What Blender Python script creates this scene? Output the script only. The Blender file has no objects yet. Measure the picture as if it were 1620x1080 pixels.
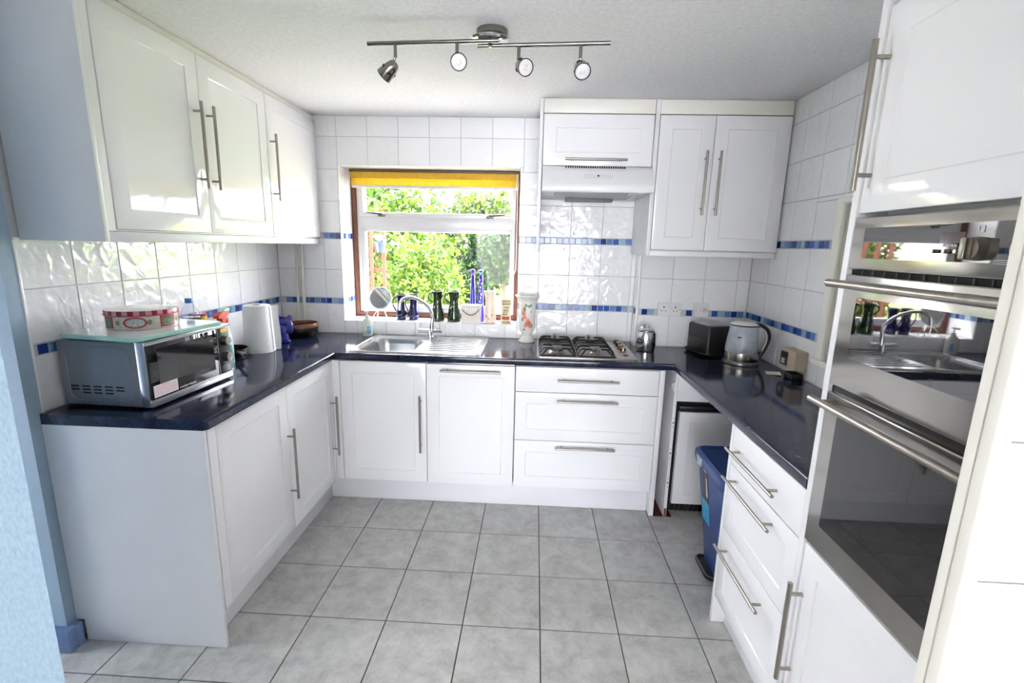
import bpy, bmesh, math, random
import numpy as np
from mathutils import Vector, Matrix
random.seed(7); rng = np.random.default_rng(7)
S = bpy.context.scene
COL = S.collection
PI = math.pi
# ------------------------------------------------------------------ camera
cam_d = bpy.data.cameras.new('camera'); cam = bpy.data.objects.new('camera', cam_d); COL.objects.link(cam)
R_ = Vector((0.99858286, 0.04806902, 0.02283948)); U_ = Vector((-0.0318575, 0.19614168, 0.98005793)); F_ = Vector((-0.04263065, 0.97939666, -0.19739508))
M = Matrix((R_, U_, -F_)).transposed().to_4x4(); M.translation = Vector((1.6988, -3.121, 1.5181))
cam.matrix_world = M
cam_d.sensor_width = 36; cam_d.lens = 753.3829 / 1620 * 36; cam_d.clip_start = 0.03; cam_d.clip_end = 300
S.camera = cam
# ------------------------------------------------------------------ world, sun, exposure
w = bpy.data.worlds.new('sky'); S.world = w; w.use_nodes = True
bg = w.node_tree.nodes['Background']; bg.inputs[0].default_value = (0.93, 0.945, 1.0, 1); bg.inputs[1].default_value = 9.0
sd = bpy.data.lights.new('sun', 'SUN'); sd.energy = 5.5; sd.angle = math.radians(1.0); sd.color = (1, .96, .88)
sun = bpy.data.objects.new('sun', sd); COL.objects.link(sun)
sun.rotation_euler = Vector((.65, .30, .62)).to_track_quat('Z', 'Y').to_euler(); sun.location = (6, 3, 9)
S.view_settings.view_transform = 'Standard'; S.view_settings.look = 'None'; S.view_settings.gamma = 1
S.view_settings.use_curve_mapping = False; S.view_settings.exposure = 1.24

# ------------------------------------------------------------------ materials
def srgb(r, g, b):
    f = lambda c: (c / 12.92 if c <= .04045 else ((c + .055) / 1.055) ** 2.4)
    return (f(r / 255), f(g / 255), f(b / 255), 1)
MATS = {}
class NT:
    def __init__(s, name):
        s.m = bpy.data.materials.new(name); s.m.use_nodes = True; s.t = s.m.node_tree
        s.p = s.t.nodes['Principled BSDF']; s.out = s.t.nodes['Material Output']
    def n(s, typ, **kw):
        x = s.t.nodes.new(typ)
        for k, v in kw.items():
            if hasattr(x, k): setattr(x, k, v)
            else: x.inputs[k.replace('_', ' ')].default_value = v
        return x
    def l(s, a, b): s.t.links.new(a, b)
    def coord(s, kind='Object'): return s.n('ShaderNodeTexCoord').outputs[kind]
    def pos(s): return s.n('ShaderNodeNewGeometry').outputs['Position']
    def ramp(s, fac, stops):
        r = s.n('ShaderNodeValToRGB'); e = r.color_ramp.elements
        while len(e) < len(stops): e.new(.5)
        for i, (p, c) in enumerate(stops): e[i].position = p; e[i].color = c
        s.l(fac, r.inputs[0]); return r.outputs[0]
    def bump(s, h, strength, dist=.01):
        b = s.n('ShaderNodeBump'); b.inputs['Strength'].default_value = strength; b.inputs['Distance'].default_value = dist
        s.l(h, b.inputs['Height']); s.l(b.outputs[0], s.p.inputs['Normal'])
    def noise(s, vec, scale, detail=3, rough=.5, dist=0):
        x = s.n('ShaderNodeTexNoise'); x.inputs['Scale'].default_value = scale; x.inputs['Detail'].default_value = detail
        x.inputs['Roughness'].default_value = rough; x.inputs['Distortion'].default_value = dist
        s.l(vec, x.inputs['Vector']); return x.outputs['Fac']
def mat(name, col, rough=.5, metal=0, ior=None, coat=0, noise=None, bump=None, emit=None, spec=None):
    if name in MATS: return MATS[name]
    t = NT(name); p = t.p
    p.inputs['Base Color'].default_value = col; p.inputs['Roughness'].default_value = rough; p.inputs['Metallic'].default_value = metal
    if ior: p.inputs['IOR'].default_value = ior
    if spec is not None: p.inputs['Specular IOR Level'].default_value = spec
    if coat: p.inputs['Coat Weight'].default_value = coat; p.inputs['Coat Roughness'].default_value = .05
    vec = None
    if noise:   # (scale, amount) subtle mottling of the colour
        vec = t.coord(); f = t.noise(vec, noise[0], 4)
        a = noise[1]; c0 = tuple(c * (1 - a) for c in col[:3]) + (1,); c1 = tuple(min(1, c * (1 + a)) for c in col[:3]) + (1,)
        t.l(t.ramp(f, [(.3, c0), (.7, c1)]), p.inputs['Base Color'])
    if bump:    # (scale, strength, distance)
        vec = vec or t.coord(); t.bump(t.noise(vec, bump[0], 2), bump[1], bump[2])
    if emit: p.inputs['Emission Color'].default_value = emit[0]; p.inputs['Emission Strength'].default_value = emit[1]
    MATS[name] = t.m; return t.m
WHITE = srgb(236, 236, 239)
m_door = mat('gloss white door', srgb(238, 238, 241), .07, bump=(5, .5, .005))
m_carc = mat('white laminate', srgb(232, 232, 235), .35, noise=(6, .02))
m_plinth = mat('plinth white', srgb(228, 229, 234), .3, noise=(6, .02))
m_cream = mat('cream white paint', srgb(235, 233, 225), .4, noise=(8, .02))
m_grout = mat('grout', srgb(190, 192, 198), .85, noise=(60, .06))
m_steel = mat('brushed nickel', srgb(160, 155, 147), .28, 1, noise=(40, .06))
m_chrome = mat('chrome', srgb(225, 226, 230), .06, 1, noise=(20, .02))
m_ovsteel = mat('oven stainless steel', srgb(172, 169, 164), .17, 1, noise=(3, .06))
m_black = mat('black plastic', srgb(18, 18, 20), .3, noise=(30, .1))
m_iron = mat('black enamel iron', srgb(16, 16, 18), .35, noise=(50, .15))
m_glassblk = mat('black oven glass', srgb(10, 10, 12), .02, ior=2.6, noise=(5, .05))
m_glassblk2 = mat('black smoked glass', srgb(14, 14, 15), .03, ior=1.75, noise=(5, .05))
m_dark = mat('dark void', srgb(22, 21, 22), .8, noise=(20, .1))
m_blue = mat('blue wall paint', srgb(158, 180, 200), .6, noise=(30, .04), bump=(220, .2, .002))
m_bskirt = mat('blue skirting gloss', srgb(126, 150, 196), .3, noise=(20, .03))
m_ceil = None
def special():
    global m_ceil, m_tile, m_floor, m_work, m_paper, m_carpet
    t = NT('stippled ceiling'); p = t.p; p.inputs['Base Color'].default_value = srgb(232, 232, 233); p.inputs['Roughness'].default_value = .9
    v = t.coord(); t.bump(t.noise(v, 130, 3, .6), .35, .004); t.l(t.ramp(t.noise(v, 60, 3), [(.3, srgb(226, 226, 228)), (.7, srgb(238, 238, 238))]), p.inputs['Base Color']); m_ceil = t.m
    t = NT('wavy glazed tile'); p = t.p; p.inputs['Roughness'].default_value = .1; p.inputs['IOR'].default_value = 1.45
    oi = t.n('ShaderNodeObjectInfo'); sc = t.n('ShaderNodeVectorMath', operation='SCALE'); sc.inputs['Scale'].default_value = 9
    cx = t.n('ShaderNodeCombineXYZ'); [t.l(oi.outputs['Random'], cx.inputs[i]) for i in range(3)]; t.l(cx.outputs[0], sc.inputs[0])
    ad = t.n('ShaderNodeVectorMath', operation='ADD'); t.l(t.pos(), ad.inputs[0]); t.l(sc.outputs[0], ad.inputs[1])
    t.bump(t.noise(ad.outputs[0], 19, 1.5, .4, .6), .75, .0065)
    t.l(t.ramp(oi.outputs['Random'], [(0, srgb(234, 234, 237)), (1, srgb(241, 241, 243))]), p.inputs['Base Color']); m_tile = t.m
    t = NT('grey stone-effect floor tile'); p = t.p; p.inputs['Roughness'].default_value = .38
    oi = t.n('ShaderNodeObjectInfo'); sc = t.n('ShaderNodeVectorMath', operation='SCALE'); sc.inputs['Scale'].default_value = 20
    cx = t.n('ShaderNodeCombineXYZ'); [t.l(oi.outputs['Random'], cx.inputs[i]) for i in range(3)]; t.l(cx.outputs[0], sc.inputs[0])
    ad = t.n('ShaderNodeVectorMath', operation='ADD'); t.l(t.pos(), ad.inputs[0]); t.l(sc.outputs[0], ad.inputs[1])
    f = t.noise(ad.outputs[0], 10, 10, .78, .3)
    t.l(t.ramp(f, [(.22, srgb(146, 144, 142)), (.5, srgb(196, 195, 192)), (.72, srgb(220, 219, 217))]), p.inputs['Base Color']); t.bump(f, .15, .003)
    m_floor = t.m
    t = NT('dark blue mottled laminate worktop'); p = t.p; p.inputs['Roughness'].default_value = .1; p.inputs['IOR'].default_value = 1.5
    v = t.coord(); f = t.noise(v, 11, 9, .7, .8)
    t.l(t.ramp(f, [(.3, srgb(14, 18, 34)), (.52, srgb(26, 33, 56)), (.72, srgb(52, 64, 100))]), p.inputs['Base Color'])
    f2 = t.noise(v, 30, 4); r = t.n('ShaderNodeMapRange'); r.inputs['To Min'].default_value = .06; r.inputs['To Max'].default_value = .16
    t.l(f2, r.inputs[0]); t.l(r.outputs[0], p.inputs['Roughness']); m_work = t.m
    t = NT('pale blue textured wallpaper'); p = t.p; p.inputs['Roughness'].default_value = .75
    mp = t.n('ShaderNodeMapping'); mp.inputs['Scale'].default_value = (170, 170, 90); t.l(t.coord(), mp.inputs[0])
    f = t.noise(mp.outputs[0], 1, 4, .6); t.l(t.ramp(f, [(.3, srgb(122, 146, 164)), (.7, srgb(142, 164, 182))]), p.inputs['Base Color']); t.bump(f, .5, .003); m_paper = t.m
    t = NT('beige carpet'); p = t.p; p.inputs['Roughness'].default_value = .95; f = t.noise(t.coord(), 300, 3)
    t.l(t.ramp(f, [(.3, srgb(170, 160, 146)), (.7, srgb(196, 186, 172))]), p.inputs['Base Color']); t.bump(f, .5, .004); m_carpet = t.m
special()
def glass_mat(name, tint=(1, 1, 1, 1), ior=1.45):
    if name in MATS: return MATS[name]
    t = NT(name); t.t.nodes.remove(t.p); tr = t.n('ShaderNodeBsdfTransparent'); tr.inputs[0].default_value = tint
    gl = t.n('ShaderNodeBsdfGlossy'); gl.inputs['Roughness'].default_value = .02; lw = t.n('ShaderNodeLayerWeight'); pw = t.n('ShaderNodeMath', operation='POWER'); pw.inputs[1].default_value = 5; t.l(lw.outputs['Facing'], pw.inputs[0]); fr = t.n('ShaderNodeMath', operation='MULTIPLY_ADD'); fr.inputs[1].default_value = .9; fr.inputs[2].default_value = ((ior - 1) / (ior + 1)) ** 2; t.l(pw.outputs[0], fr.inputs[0])
    mx = t.n('ShaderNodeMixShader'); t.l(fr.outputs[0], mx.inputs[0]); t.l(tr.outputs[0], mx.inputs[1]); t.l(gl.outputs[0], mx.inputs[2]); t.l(mx.outputs[0], t.out.inputs[0])
    MATS[name] = t.m; return t.m
m_pane = glass_mat('window glass', ior=1.2)
m_mos = [mat('mosaic navy', srgb(24, 50, 128), .12, noise=(40, .08)), mat('mosaic blue', srgb(48, 88, 168), .12, noise=(40, .08)),
         mat('mosaic mid blue', srgb(92, 132, 188), .12, noise=(40, .08)), mat('mosaic grey blue', srgb(140, 168, 192), .12, noise=(40, .08))]

# ------------------------------------------------------------------ object helpers
def tag(o, label=None, cat=None, group=None, kind=None):
    if label: o['label'] = label
    if cat: o['category'] = cat
    if group: o['group'] = group
    if kind: o['kind'] = kind
    return o
def thing(name, loc, label, cat, group=None, rz=0):
    o = bpy.data.objects.new(name, None); COL.objects.link(o); o.location = loc; o.rotation_euler.z = rz; o.empty_display_size = .05
    return tag(o, label, cat, group)
def wloc(o):
    v = Vector((0, 0, 0))
    while o is not None: v += o.location; o = o.parent
    return v
STUFF = {'screw_holes', 'printed_symbols', 'vent_bars', 'vent_holes', 'vent_slots', 'vent_grille', 'pin_holes', 'drainer_ridges', 'printed_lines', 'printed_marks'}
def obj(name, bm, m, parent=None, local=False, ang=38, smooth=True, recalc=True):
    if recalc: bmesh.ops.recalc_face_normals(bm, faces=bm.faces[:])
    if parent is not None and not local:
        bmesh.ops.translate(bm, verts=bm.verts[:], vec=-wloc(parent))
    me = bpy.data.meshes.new(name); bm.to_mesh(me); bm.free()
    if smooth:
        for p in me.polygons: p.use_smooth = True
        me.set_sharp_from_angle(angle=math.radians(ang))
    for mm in (m if isinstance(m, (list, tuple)) else [m]): me.materials.append(mm)
    o = bpy.data.objects.new(name, me); COL.objects.link(o); o.parent = parent
    if name in STUFF: o['kind'] = 'stuff'
    return o
def NB(): return bmesh.new()
def box(bm, x0, y0, z0, x1, y1, z1, bev=0, seg=2):
    x0, x1 = min(x0, x1), max(x0, x1); y0, y1 = min(y0, y1), max(y0, y1); z0, z1 = min(z0, z1), max(z0, z1)
    r = bmesh.ops.create_cube(bm, size=1, matrix=Matrix.Translation(((x0 + x1) / 2, (y0 + y1) / 2, (z0 + z1) / 2)) @ Matrix.Diagonal((x1 - x0, y1 - y0, z1 - z0, 1)))
    if bev:
        es = list({e for v in r['verts'] for e in v.link_edges})
        bmesh.ops.bevel(bm, geom=es, offset=bev, segments=seg, profile=.5, affect='EDGES')
    return bm
def B(*a, **k): return box(NB(), *a, **k)
def cyl(bm, p0, p1, r0, r1=None, n=16):
    p0, p1 = Vector(p0), Vector(p1); r1 = r0 if r1 is None else r1
    d = p1 - p0; q = d.to_track_quat('Z', 'Y').to_matrix().to_4x4()
    bmesh.ops.create_cone(bm, cap_ends=True, segments=n, radius1=r0, radius2=r1, depth=d.length, matrix=Matrix.Translation((p0 + p1) / 2) @ q)
    return bm
def sph(bm, c, r, n=12, sc=(1, 1, 1)):
    bmesh.ops.create_uvsphere(bm, u_segments=n * 2, v_segments=n, radius=r, matrix=Matrix.Translation(c) @ Matrix.Diagonal((*sc, 1)))
    return bm
def rings(bm, rs, cap0=True, cap1=True, closed=True):
    vs = [[bm.verts.new(p) for p in r] for r in rs]
    for a, b in zip(vs, vs[1:]):
        n = len(a)
        for i in range(n if closed else n - 1):
            j = (i + 1) % n; bm.faces.new((a[i], a[j], b[j], b[i]))
    if cap0: bm.faces.new(vs[0][::-1])
    if cap1: bm.faces.new(vs[-1])
    return bm
def lathe(bm, c, prof, n=32, cap0=True, cap1=False, sx=1, sy=1):
    c = Vector(c)
    return rings(bm, [[c + Vector((r * sx * math.cos(2 * PI * i / n), r * sy * math.sin(2 * PI * i / n), z)) for i in range(n)] for r, z in prof], cap0, cap1)
def spline(pts, k=6):
    pts = [Vector(p) for p in pts]; out = []
    for i in range(len(pts) - 1):
        p0 = pts[max(0, i - 1)]; p1 = pts[i]; p2 = pts[i + 1]; p3 = pts[min(len(pts) - 1, i + 2)]
        for j in range(k):
            t = j / k; out.append(.5 * (2 * p1 + (p2 - p0) * t + (2 * p0 - 5 * p1 + 4 * p2 - p3) * t * t + (3 * p1 - p0 - 3 * p2 + p3) * t ** 3))
    return out + [pts[-1]]
def tube(bm, pts, r, n=10, closed=False, sc=None):
    pts = [Vector(p) for p in pts]; rs = []; N = len(pts); up = Vector((0, 0, 1)); prev = None
    for i, p in enumerate(pts):
        if closed: d = pts[(i + 1) % N] - pts[i - 1]
        else: d = pts[min(N - 1, i + 1)] - pts[max(0, i - 1)]
        d.normalize()
        a = prev if prev is not None else (up if abs(d.z) < .95 else Vector((1, 0, 0)))
        a = (a - d * a.dot(d)); a.normalize(); b = d.cross(a); prev = a
        rr = r[i] if isinstance(r, (list, tuple)) else r
        rs.append([p + (a * math.cos(2 * PI * k / n) + b * math.sin(2 * PI * k / n)) * rr for k in range(n)])
    if closed:
        vs = [[bm.verts.new(p) for p in q] for q in rs]
        for i in range(N):
            A, Bq = vs[i], vs[(i + 1) % N]
            for k in range(n): bm.faces.new((A[k], A[(k + 1) % n], Bq[(k + 1) % n], Bq[k]))
        return bm
    return rings(bm, rs)
def prism(bm, poly, ax, a0, a1):      # polygon in the two other axes, swept along ax
    def P(u, v, a): return {'x': (a, u, v), 'y': (u, a, v), 'z': (u, v, a)}[ax]
    return rings(bm, [[P(u, v, a0) for u, v in poly], [P(u, v, a1) for u, v in poly]])
def rrect(x0, y0, x1, y1, r, k=5):
    out = []
    for cx, cy, a in ((x1 - r, y1 - r, 0), (x0 + r, y1 - r, 90), (x0 + r, y0 + r, 180), (x1 - r, y0 + r, 270)):
        for i in range(k + 1):
            t = math.radians(a + 90 * i / k); out.append((cx + r * math.cos(t), cy + r * math.sin(t)))
    return out
def text_mesh(name, s, size, m, parent, mtx, local=True, depth=.0004):
    c = bpy.data.curves.new(name, 'FONT'); c.body = s; c.size = size; c.extrude = depth; c.align_x = 'CENTER'; c.align_y = 'CENTER'
    t = bpy.data.objects.new(name, c); COL.objects.link(t); dg = bpy.context.evaluated_depsgraph_get()
    me = bpy.data.meshes.new_from_object(t.evaluated_get(dg)); bpy.data.objects.remove(t); me.name = name
    me.transform(mtx)
    if parent is not None and not local: me.transform(Matrix.Translation(-wloc(parent)))
    me.materials.clear(); me.materials.append(m)
    o = bpy.data.objects.new(name, me); COL.objects.link(o); o.parent = parent; return o
# sides of the room: L faces +x, B faces -y, R faces -x; u is y, x, y
def P3(side, u, v, n, n0):
    return Vector((n0 + n, u, v)) if side == 'L' else Vector((u, n0 - n, v)) if side == 'B' else Vector((n0 - n, u, v))
def door(parent, side, n0, u0, u1, z0, z1, inset=.068, t=.019, name='door', m=None):
    g = .0015; u0 += g; u1 -= g; z0 += g; z1 -= g
    def ring(i, n): return [P3(side, a, b, n, n0) for a, b in ((u0 + i, z0 + i), (u1 - i, z0 + i), (u1 - i, z1 - i), (u0 + i, z1 - i))]
    rs = [ring(0, -t), ring(0, -.004), ring(.0012, -.001), ring(.004, 0)]
    if inset: rs += [ring(inset, 0), ring(inset + .003, -.0035), ring(inset + .011, -.0045)]
    return obj(name, rings(NB(), rs), m or m_door, parent, ang=25)
def handle(parent, side, n0, u0, z0, u1, z1, off=.034, r=.0062, name='handle'):
    a = P3(side, u0, z0, off, n0); b = P3(side, u1, z1, off, n0); bm = NB(); cyl(bm, a, b, r, n=14)
    for f in (.11, .89):
        q = a.lerp(b, f); nrm = P3(side, 0, 0, 0, 0) - P3(side, 0, 0, 1, 0); cyl(bm, q, q + nrm * (off + .0), r * .75, n=10)
    return obj(name, bm, m_steel, parent)
TC = {}
def tile(parent, side, n0, u0, u1, v0, v1, m, name='wall_tile', t=.004, bev=.0018, gap=.0015):
    w, h = round(u1 - u0 - 2 * gap, 4), round(v1 - v0 - 2 * gap, 4)
    if w < .006 or h < .006: return
    k = (side, w, h, m.name)
    if k not in TC:
        bm = NB()
        if side == 'F':
            def ring(i, n): return [Vector((a, b, n)) for a, b in ((-w / 2 + i, -h / 2 + i), (w / 2 - i, -h / 2 + i), (w / 2 - i, h / 2 - i), (-w / 2 + i, h / 2 - i))]
        else:
            def ring(i, n): return [P3(side, a, b, n, 0) for a, b in ((-w / 2 + i, -h / 2 + i), (w / 2 - i, -h / 2 + i), (w / 2 - i, h / 2 - i), (-w / 2 + i, h / 2 - i))]
        rings(bm, [ring(0, -t), ring(0, -bev * .8), ring(bev, 0)]); bmesh.ops.recalc_face_normals(bm, faces=bm.faces[:])
        me = bpy.data.meshes.new(name); bm.to_mesh(me); bm.free(); me.materials.append(m); TC[k] = me
    o = bpy.data.objects.new(name, TC[k]); COL.objects.link(o); o.parent = parent
    uc, vc = (u0 + u1) / 2, (v0 + v1) / 2
    o.location = (uc, vc, n0) if side == 'F' else P3(side, uc, vc, 0, n0)
    return o
def sub(r, h):      # rectangle minus rectangle
    a0, a1, b0, b1 = r; c0, c1, d0, d1 = h
    if a1 <= c0 or a0 >= c1 or b1 <= d0 or b0 >= d1: return [r]
    out = []
    if b0 < d0: out.append((a0, a1, b0, d0))
    if b1 > d1: out.append((a0, a1, d1, b1))
    lo, hi = max(b0, d0), min(b1, d1)
    if a0 < c0: out.append((a0, c0, lo, hi))
    if a1 > c1: out.append((c1, a1, lo, hi))
    return out
def tiles(parent, side, n0, us, vs, holes=(), skip=None):
    for u0, u1 in zip(us, us[1:]):
        for v0, v1 in zip(vs, vs[1:]):
            rs = [(u0, u1, v0, v1)]
            for h in holes: rs = [q for r in rs for q in sub(r, h)]
            for r in rs:
                if skip and skip(*r): continue
                tile(parent, side, n0, *r, m_tile)
MP = .03944
SEQ = [0, 2, 1, 3, 1, 0, 2, 1, 0, 3, 2, 0, 1, 2, 3, 0, 1, 1, 2]
def mosaic(parent, side, n0, u0, u1, zc, off=0, holes=()):
    n = int(round((u1 - u0) / MP)); k = off
    for i in range(n):
        a = u0 + i * MP
        if a + MP > u1 + .004: break
        k += 1
        if any(a < h[1] and a + MP > h[0] for h in holes): continue
        tile(parent, side, n0 + 0, a, a + MP, zc - .0192, zc + .0192, m_mos[(SEQ[k % len(SEQ)] + (k // 19)) % 4], name='mosaic_tile', gap=.0022, bev=.001)
def struct(name, bm, m, label, cat='wall', **k):
    return tag(obj(name, bm, m, **k), label, cat, kind='structure')

# ================================================================== ROOM
H = 2.285; XW = 3.02; G = .0025
ZR = [.912, 1.109, 1.149, 1.337, 1.535, 1.575, 1.77, 1.967, 2.163, H]
Z1, Z2 = 1.129, 1.555
WX0, WX1, WZ0, WZ1 = .43, 1.592, 1.0, 1.995
bm = NB()
box(bm, -.15, G, 0, WX0, .36, H); box(bm, WX1, G, 0, 3.25, .36, H); box(bm, WX0, G, 0, WX1, .36, WZ0 - G); box(bm, WX0, G, WZ1 + G, WX1, .36, H)
box(bm, 2.345 + G, -.115 + G, 0, 3.25, G, H)
wall_back = struct('wall_back', bm, m_grout, 'white tiled back wall with two blue mosaic borders around the window')
win_hole = (WX0, WX1, WZ0, WZ1)
skL = lambda u0, u1, v0, v1: (u1 <= .3 and v0 >= 1.5)
lowL = [0, .119, .316, WX0]; lowR = [WX1, 1.725, 1.922, 2.12, 2.317, 2.345]
for z0, z1 in ((.912, 1.109), (1.149, 1.337), (1.337, 1.535)):
    tiles(wall_back, 'B', 0, lowL, [z0, z1]); tiles(wall_back, 'B', 0, lowR, [z0, z1])
tiles(wall_back, 'B', 0, [WX0, .515, .714, .912, 1.112, 1.312, 1.514, WX1], [.912, WZ0])
tiles(wall_back, 'B', 0, lowR, [1.575, 1.77, 1.967])
tiles(wall_back, 'B', 0, [.2308, .428], [1.575, 1.77, 1.967])
tiles(wall_back, 'B', 0, [.2308 + .1972 * i for i in range(8)] + [1.72], [1.967, 2.163, H], [win_hole])
mosaic(wall_back, 'B', 0, .035, WX0, Z1, 0); mosaic(wall_back, 'B', 0, .313, WX0, Z2, 5)
mosaic(wall_back, 'B', 0, WX1 + .012, 2.345, Z1, 2); mosaic(wall_back, 'B', 0, WX1 + .006, 2.345, Z2, 8)
# step in the wall
for z0, z1 in ((.912, 1.109), (1.149, 1.337), (1.337, 1.535)):
    tiles(wall_back, 'R', 2.345, [-.108, 0], [z0, z1]); tiles(wall_back, 'B', -.115, [2.358, 2.553, 2.749, 2.946, XW], [z0, z1])
mosaic(wall_back, 'R', 2.345, -.108, -.03, Z1, 3); mosaic(wall_back, 'B', -.115, 2.376, XW, Z1, 7, holes=[(2.475, 2.62), (2.695, 2.79)])
obj('corner_trim', prism(NB(), rrect(2.341, -.119, 2.357, -.106, .005), 'z', .912, 1.5), mat('white tile trim', srgb(240, 240, 240), .2, noise=(9, .02)), wall_back)
# window reveal tiles (left cheek faces +x, right cheek faces -x, sill and head)
for z0, z1 in ((WZ0, 1.109), (1.149, 1.337), (1.337, 1.535), (1.575, 1.77), (1.77, WZ1)):
    tile(wall_back, 'L', WX0 + .001, .001, .205, z0, z1, m_tile); tile(wall_back, 'R', WX1 - .001, .001, .205, z0, z1, m_tile)
for zc, o in ((Z1, 1), (Z2, 6)):
    mosaic(wall_back, 'L', WX0 + .001, .006, .205, zc, o); mosaic(wall_back, 'R', WX1 - .001, .006, .205, zc, o + 3)
sx = [WX0, .52, .72, .92, 1.12, 1.32, 1.52, WX1]
for a, b in zip(sx, sx[1:]): tile(wall_back, 'F', WZ0, a, b, .001, .205, m_tile, name='sill_tile')
obj('reveal_head', B(WX0 + .002, .001, WZ1 - .002, WX1 - .002, .2, WZ1 + .0025, .001), m_cream, wall_back)
# left wall
wall_left = struct('wall_left', B(-.15, -1.62, 0, -G, G, H), m_grout, 'white tiled wall with blue mosaic strip behind the microwave')
ys = [-1.615] + [-1.4224 + .1972 * i for i in range(8)]; ys[-1] = -.004
for z0, z1 in ((.912, 1.109), (1.149, 1.337), (1.337, 1.51)): tiles(wall_left, 'L', 0, ys, [z0, z1])
mosaic(wall_left, 'L', 0, -1.6, -.005, Z1, 4)
obj('edge_trim', B(-.012, -1.622, .9, .003, -1.613, 1.5, .002), MATS['white tile trim'], wall_left)
struct('wall_nib', B(-1.7, -1.67, 0, 0, -1.622, H), m_blue, 'blue painted end of the left kitchen wall', 'wall')
struct('baseboard_left', box(box(NB(), -1.7, -1.70, 0, .032, -1.67, .09, .004), 0, -1.67, 0, .032, -1.64, .09, .004), m_bskirt, 'blue painted skirting board at the foot of the blue wall end', 'skirting board')
# right wall with a recessed hatch
OY0, OY1, OZ0, OZ1 = -1.86, -.89, 1.035, 1.735
bm = NB(); X0 = XW + G
box(bm, X0, OY1, 0, 3.25, .36, H); box(bm, X0, OY0, 0, 3.25, OY1, OZ0); box(bm, X0, OY0, OZ1, 3.25, OY1, H); box(bm, X0, -2.5, 0, 3.25, OY0, H)
wall_right = struct('wall_right', bm, m_grout, 'white tiled right wall with blue mosaic strips beside the kettle')
yR = [-1.9, -1.71, -1.513, -1.315, -1.118, -.921, -.724, -.531, -.334, -.137, -.118]
hole = (OY0 - .1, OY1, OZ0 - .03, OZ1 + .015)
skR = lambda u0, u1, v0, v1: (u0 >= -.40 and v0 >= 1.5)
for z0, z1 in ((.912, 1.109), (1.149, 1.337), (1.337, 1.535), (1.575, 1.77), (1.77, 1.967), (1.967, 2.163), (2.163, H)): tiles(wall_right, 'R', XW, yR, [z0, z1], [hole], skR)
mosaic(wall_right, 'R', XW, -.115 - 19 * MP, -.115, Z1, 0); mosaic(wall_right, 'R', XW, -.115 - 19 * MP, -.39, Z2, 3)
bm = NB()
prism(bm, rrect(XW - .006, OY1 - .045, XW + .02, OY1 + .002, .010), 'z', OZ0, OZ1); prism(bm, rrect(XW - .006, OZ1 - .01, XW + .02, OZ1 + .02, .010), 'y', OY0, OY1)
obj('bullnose_trim', bm, m_cream, wall_right)
obj('hatch_sill', B(XW - .018, OY0, OZ0 - .028, XW + .1, OY1 + .012, OZ0 - .001, .007, 3), m_cream, wall_right)
obj('hatch_lining', box(box(NB(), XW + .09, OY0, OZ0, XW + .1, OY1, OZ1), XW + .01, OY1 - .02, OZ0, XW + .09, OY1 - .001, OZ1), m_cream, wall_right)
# ceiling and floors
struct('ceiling', B(-1.75, -10.0, H, 4.35, .36, H + .12), m_ceil, 'white stippled ceiling over the kitchen', 'ceiling')
floor = struct('floor', B(-1.75, -2.48, -.06, 3.25, .28, -.003), mat('dark grout', srgb(74, 68, 64), .9, noise=(40, .1)), 'grey tiled kitchen floor with dark joints', 'floor')
T = .3157; gx, gy = .8196, -.8261
fx = [gx + T * i for i in range(-8, 8)]; fy = [gy - T * 5 - .075] + [gy - T * i for i in range(5, -3, -1)]
for a, b in zip(fx, fx[1:]):
    for c, d in zip(fy, fy[1:]):
        if b > 3.05: continue
        if a > .03 and b < .45 and c > -1.55: continue
        if c > -.5: continue
        tile(floor, 'F', 0, a, b, c, d, m_floor, name='floor_tile', gap=.0022, bev=.0012)
# unseen room behind the camera, its depth and openings set for daylight
struct('floor_dining', B(-1.75, -10.0, -.06, 4.35, -2.48, -.002), m_carpet, 'beige carpet in the room behind the opening', 'floor')
bm = NB(); box(bm, -1.85, -10.0, 0, -1.7, -2.42, H); box(bm, -1.85, -1.75, 0, -1.7, -1.62, H); box(bm, -1.85, -2.42, 0, -1.7, -1.75, .1); box(bm, -1.85, -2.42, 1.25, -1.7, -1.75, H); box(bm, 4.3, -10.0, 0, 4.45, -2.455, H)  # low gap in the left wall added to send daylight onto the end panels
box(bm, -1.85, -10.1, 0, -.8, -10.0, H); box(bm, 3.5, -10.1, 0, 4.45, -10.0, H); box(bm, -.8, -10.1, 2.15, 3.5, -10.0, H)  # rear gap, out of view, sized to bring daylight into the kitchen
struct('wall_dining', bm, mat('dining room paint', srgb(226, 224, 214), .8, noise=(4, .02)), 'pale unseen walls of the room behind, with openings added for daylight')
# partition: pale blue on the left, tiled on the right
struct('wall_partition_left', prism(NB(), [(-1.7, -2.5), (.951, -2.5), (.83, -2.42), (-1.7, -2.42)], 'z', 0, H), m_paper, 'pale blue textured wall edge at the left of the opening')
wp = struct('wall_partition_right', B(2.336, -2.497, 0, 4.3, -2.455, H), mat('aged grout', srgb(150, 146, 140), .85, noise=(60, .06)), 'white tiled wall end beside the oven tower')
px = [2.328 + .2085 * i for i in range(6)]; pz = [1.278 - .209 * i for i in range(6, -5, -1)]; pz = [max(0, min(H, z)) for z in pz]
for a, b in zip(px, px[1:]):
    for c, d in zip(pz, pz[1:]): tile(wp, 'B', -2.5, a, b, c, d, m_tile)
struct('trim_1', B(2.318, -2.473, 0, 2.336, -2.456, H, .002), m_cream, 'white painted board edge facing the oven', 'trim')
struct('trim_2', prism(NB(), rrect(2.315, -2.503, 2.336, -2.474, .008), 'z', 0, H), m_cream, 'rounded white trim along the tiled wall end', 'trim')

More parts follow.
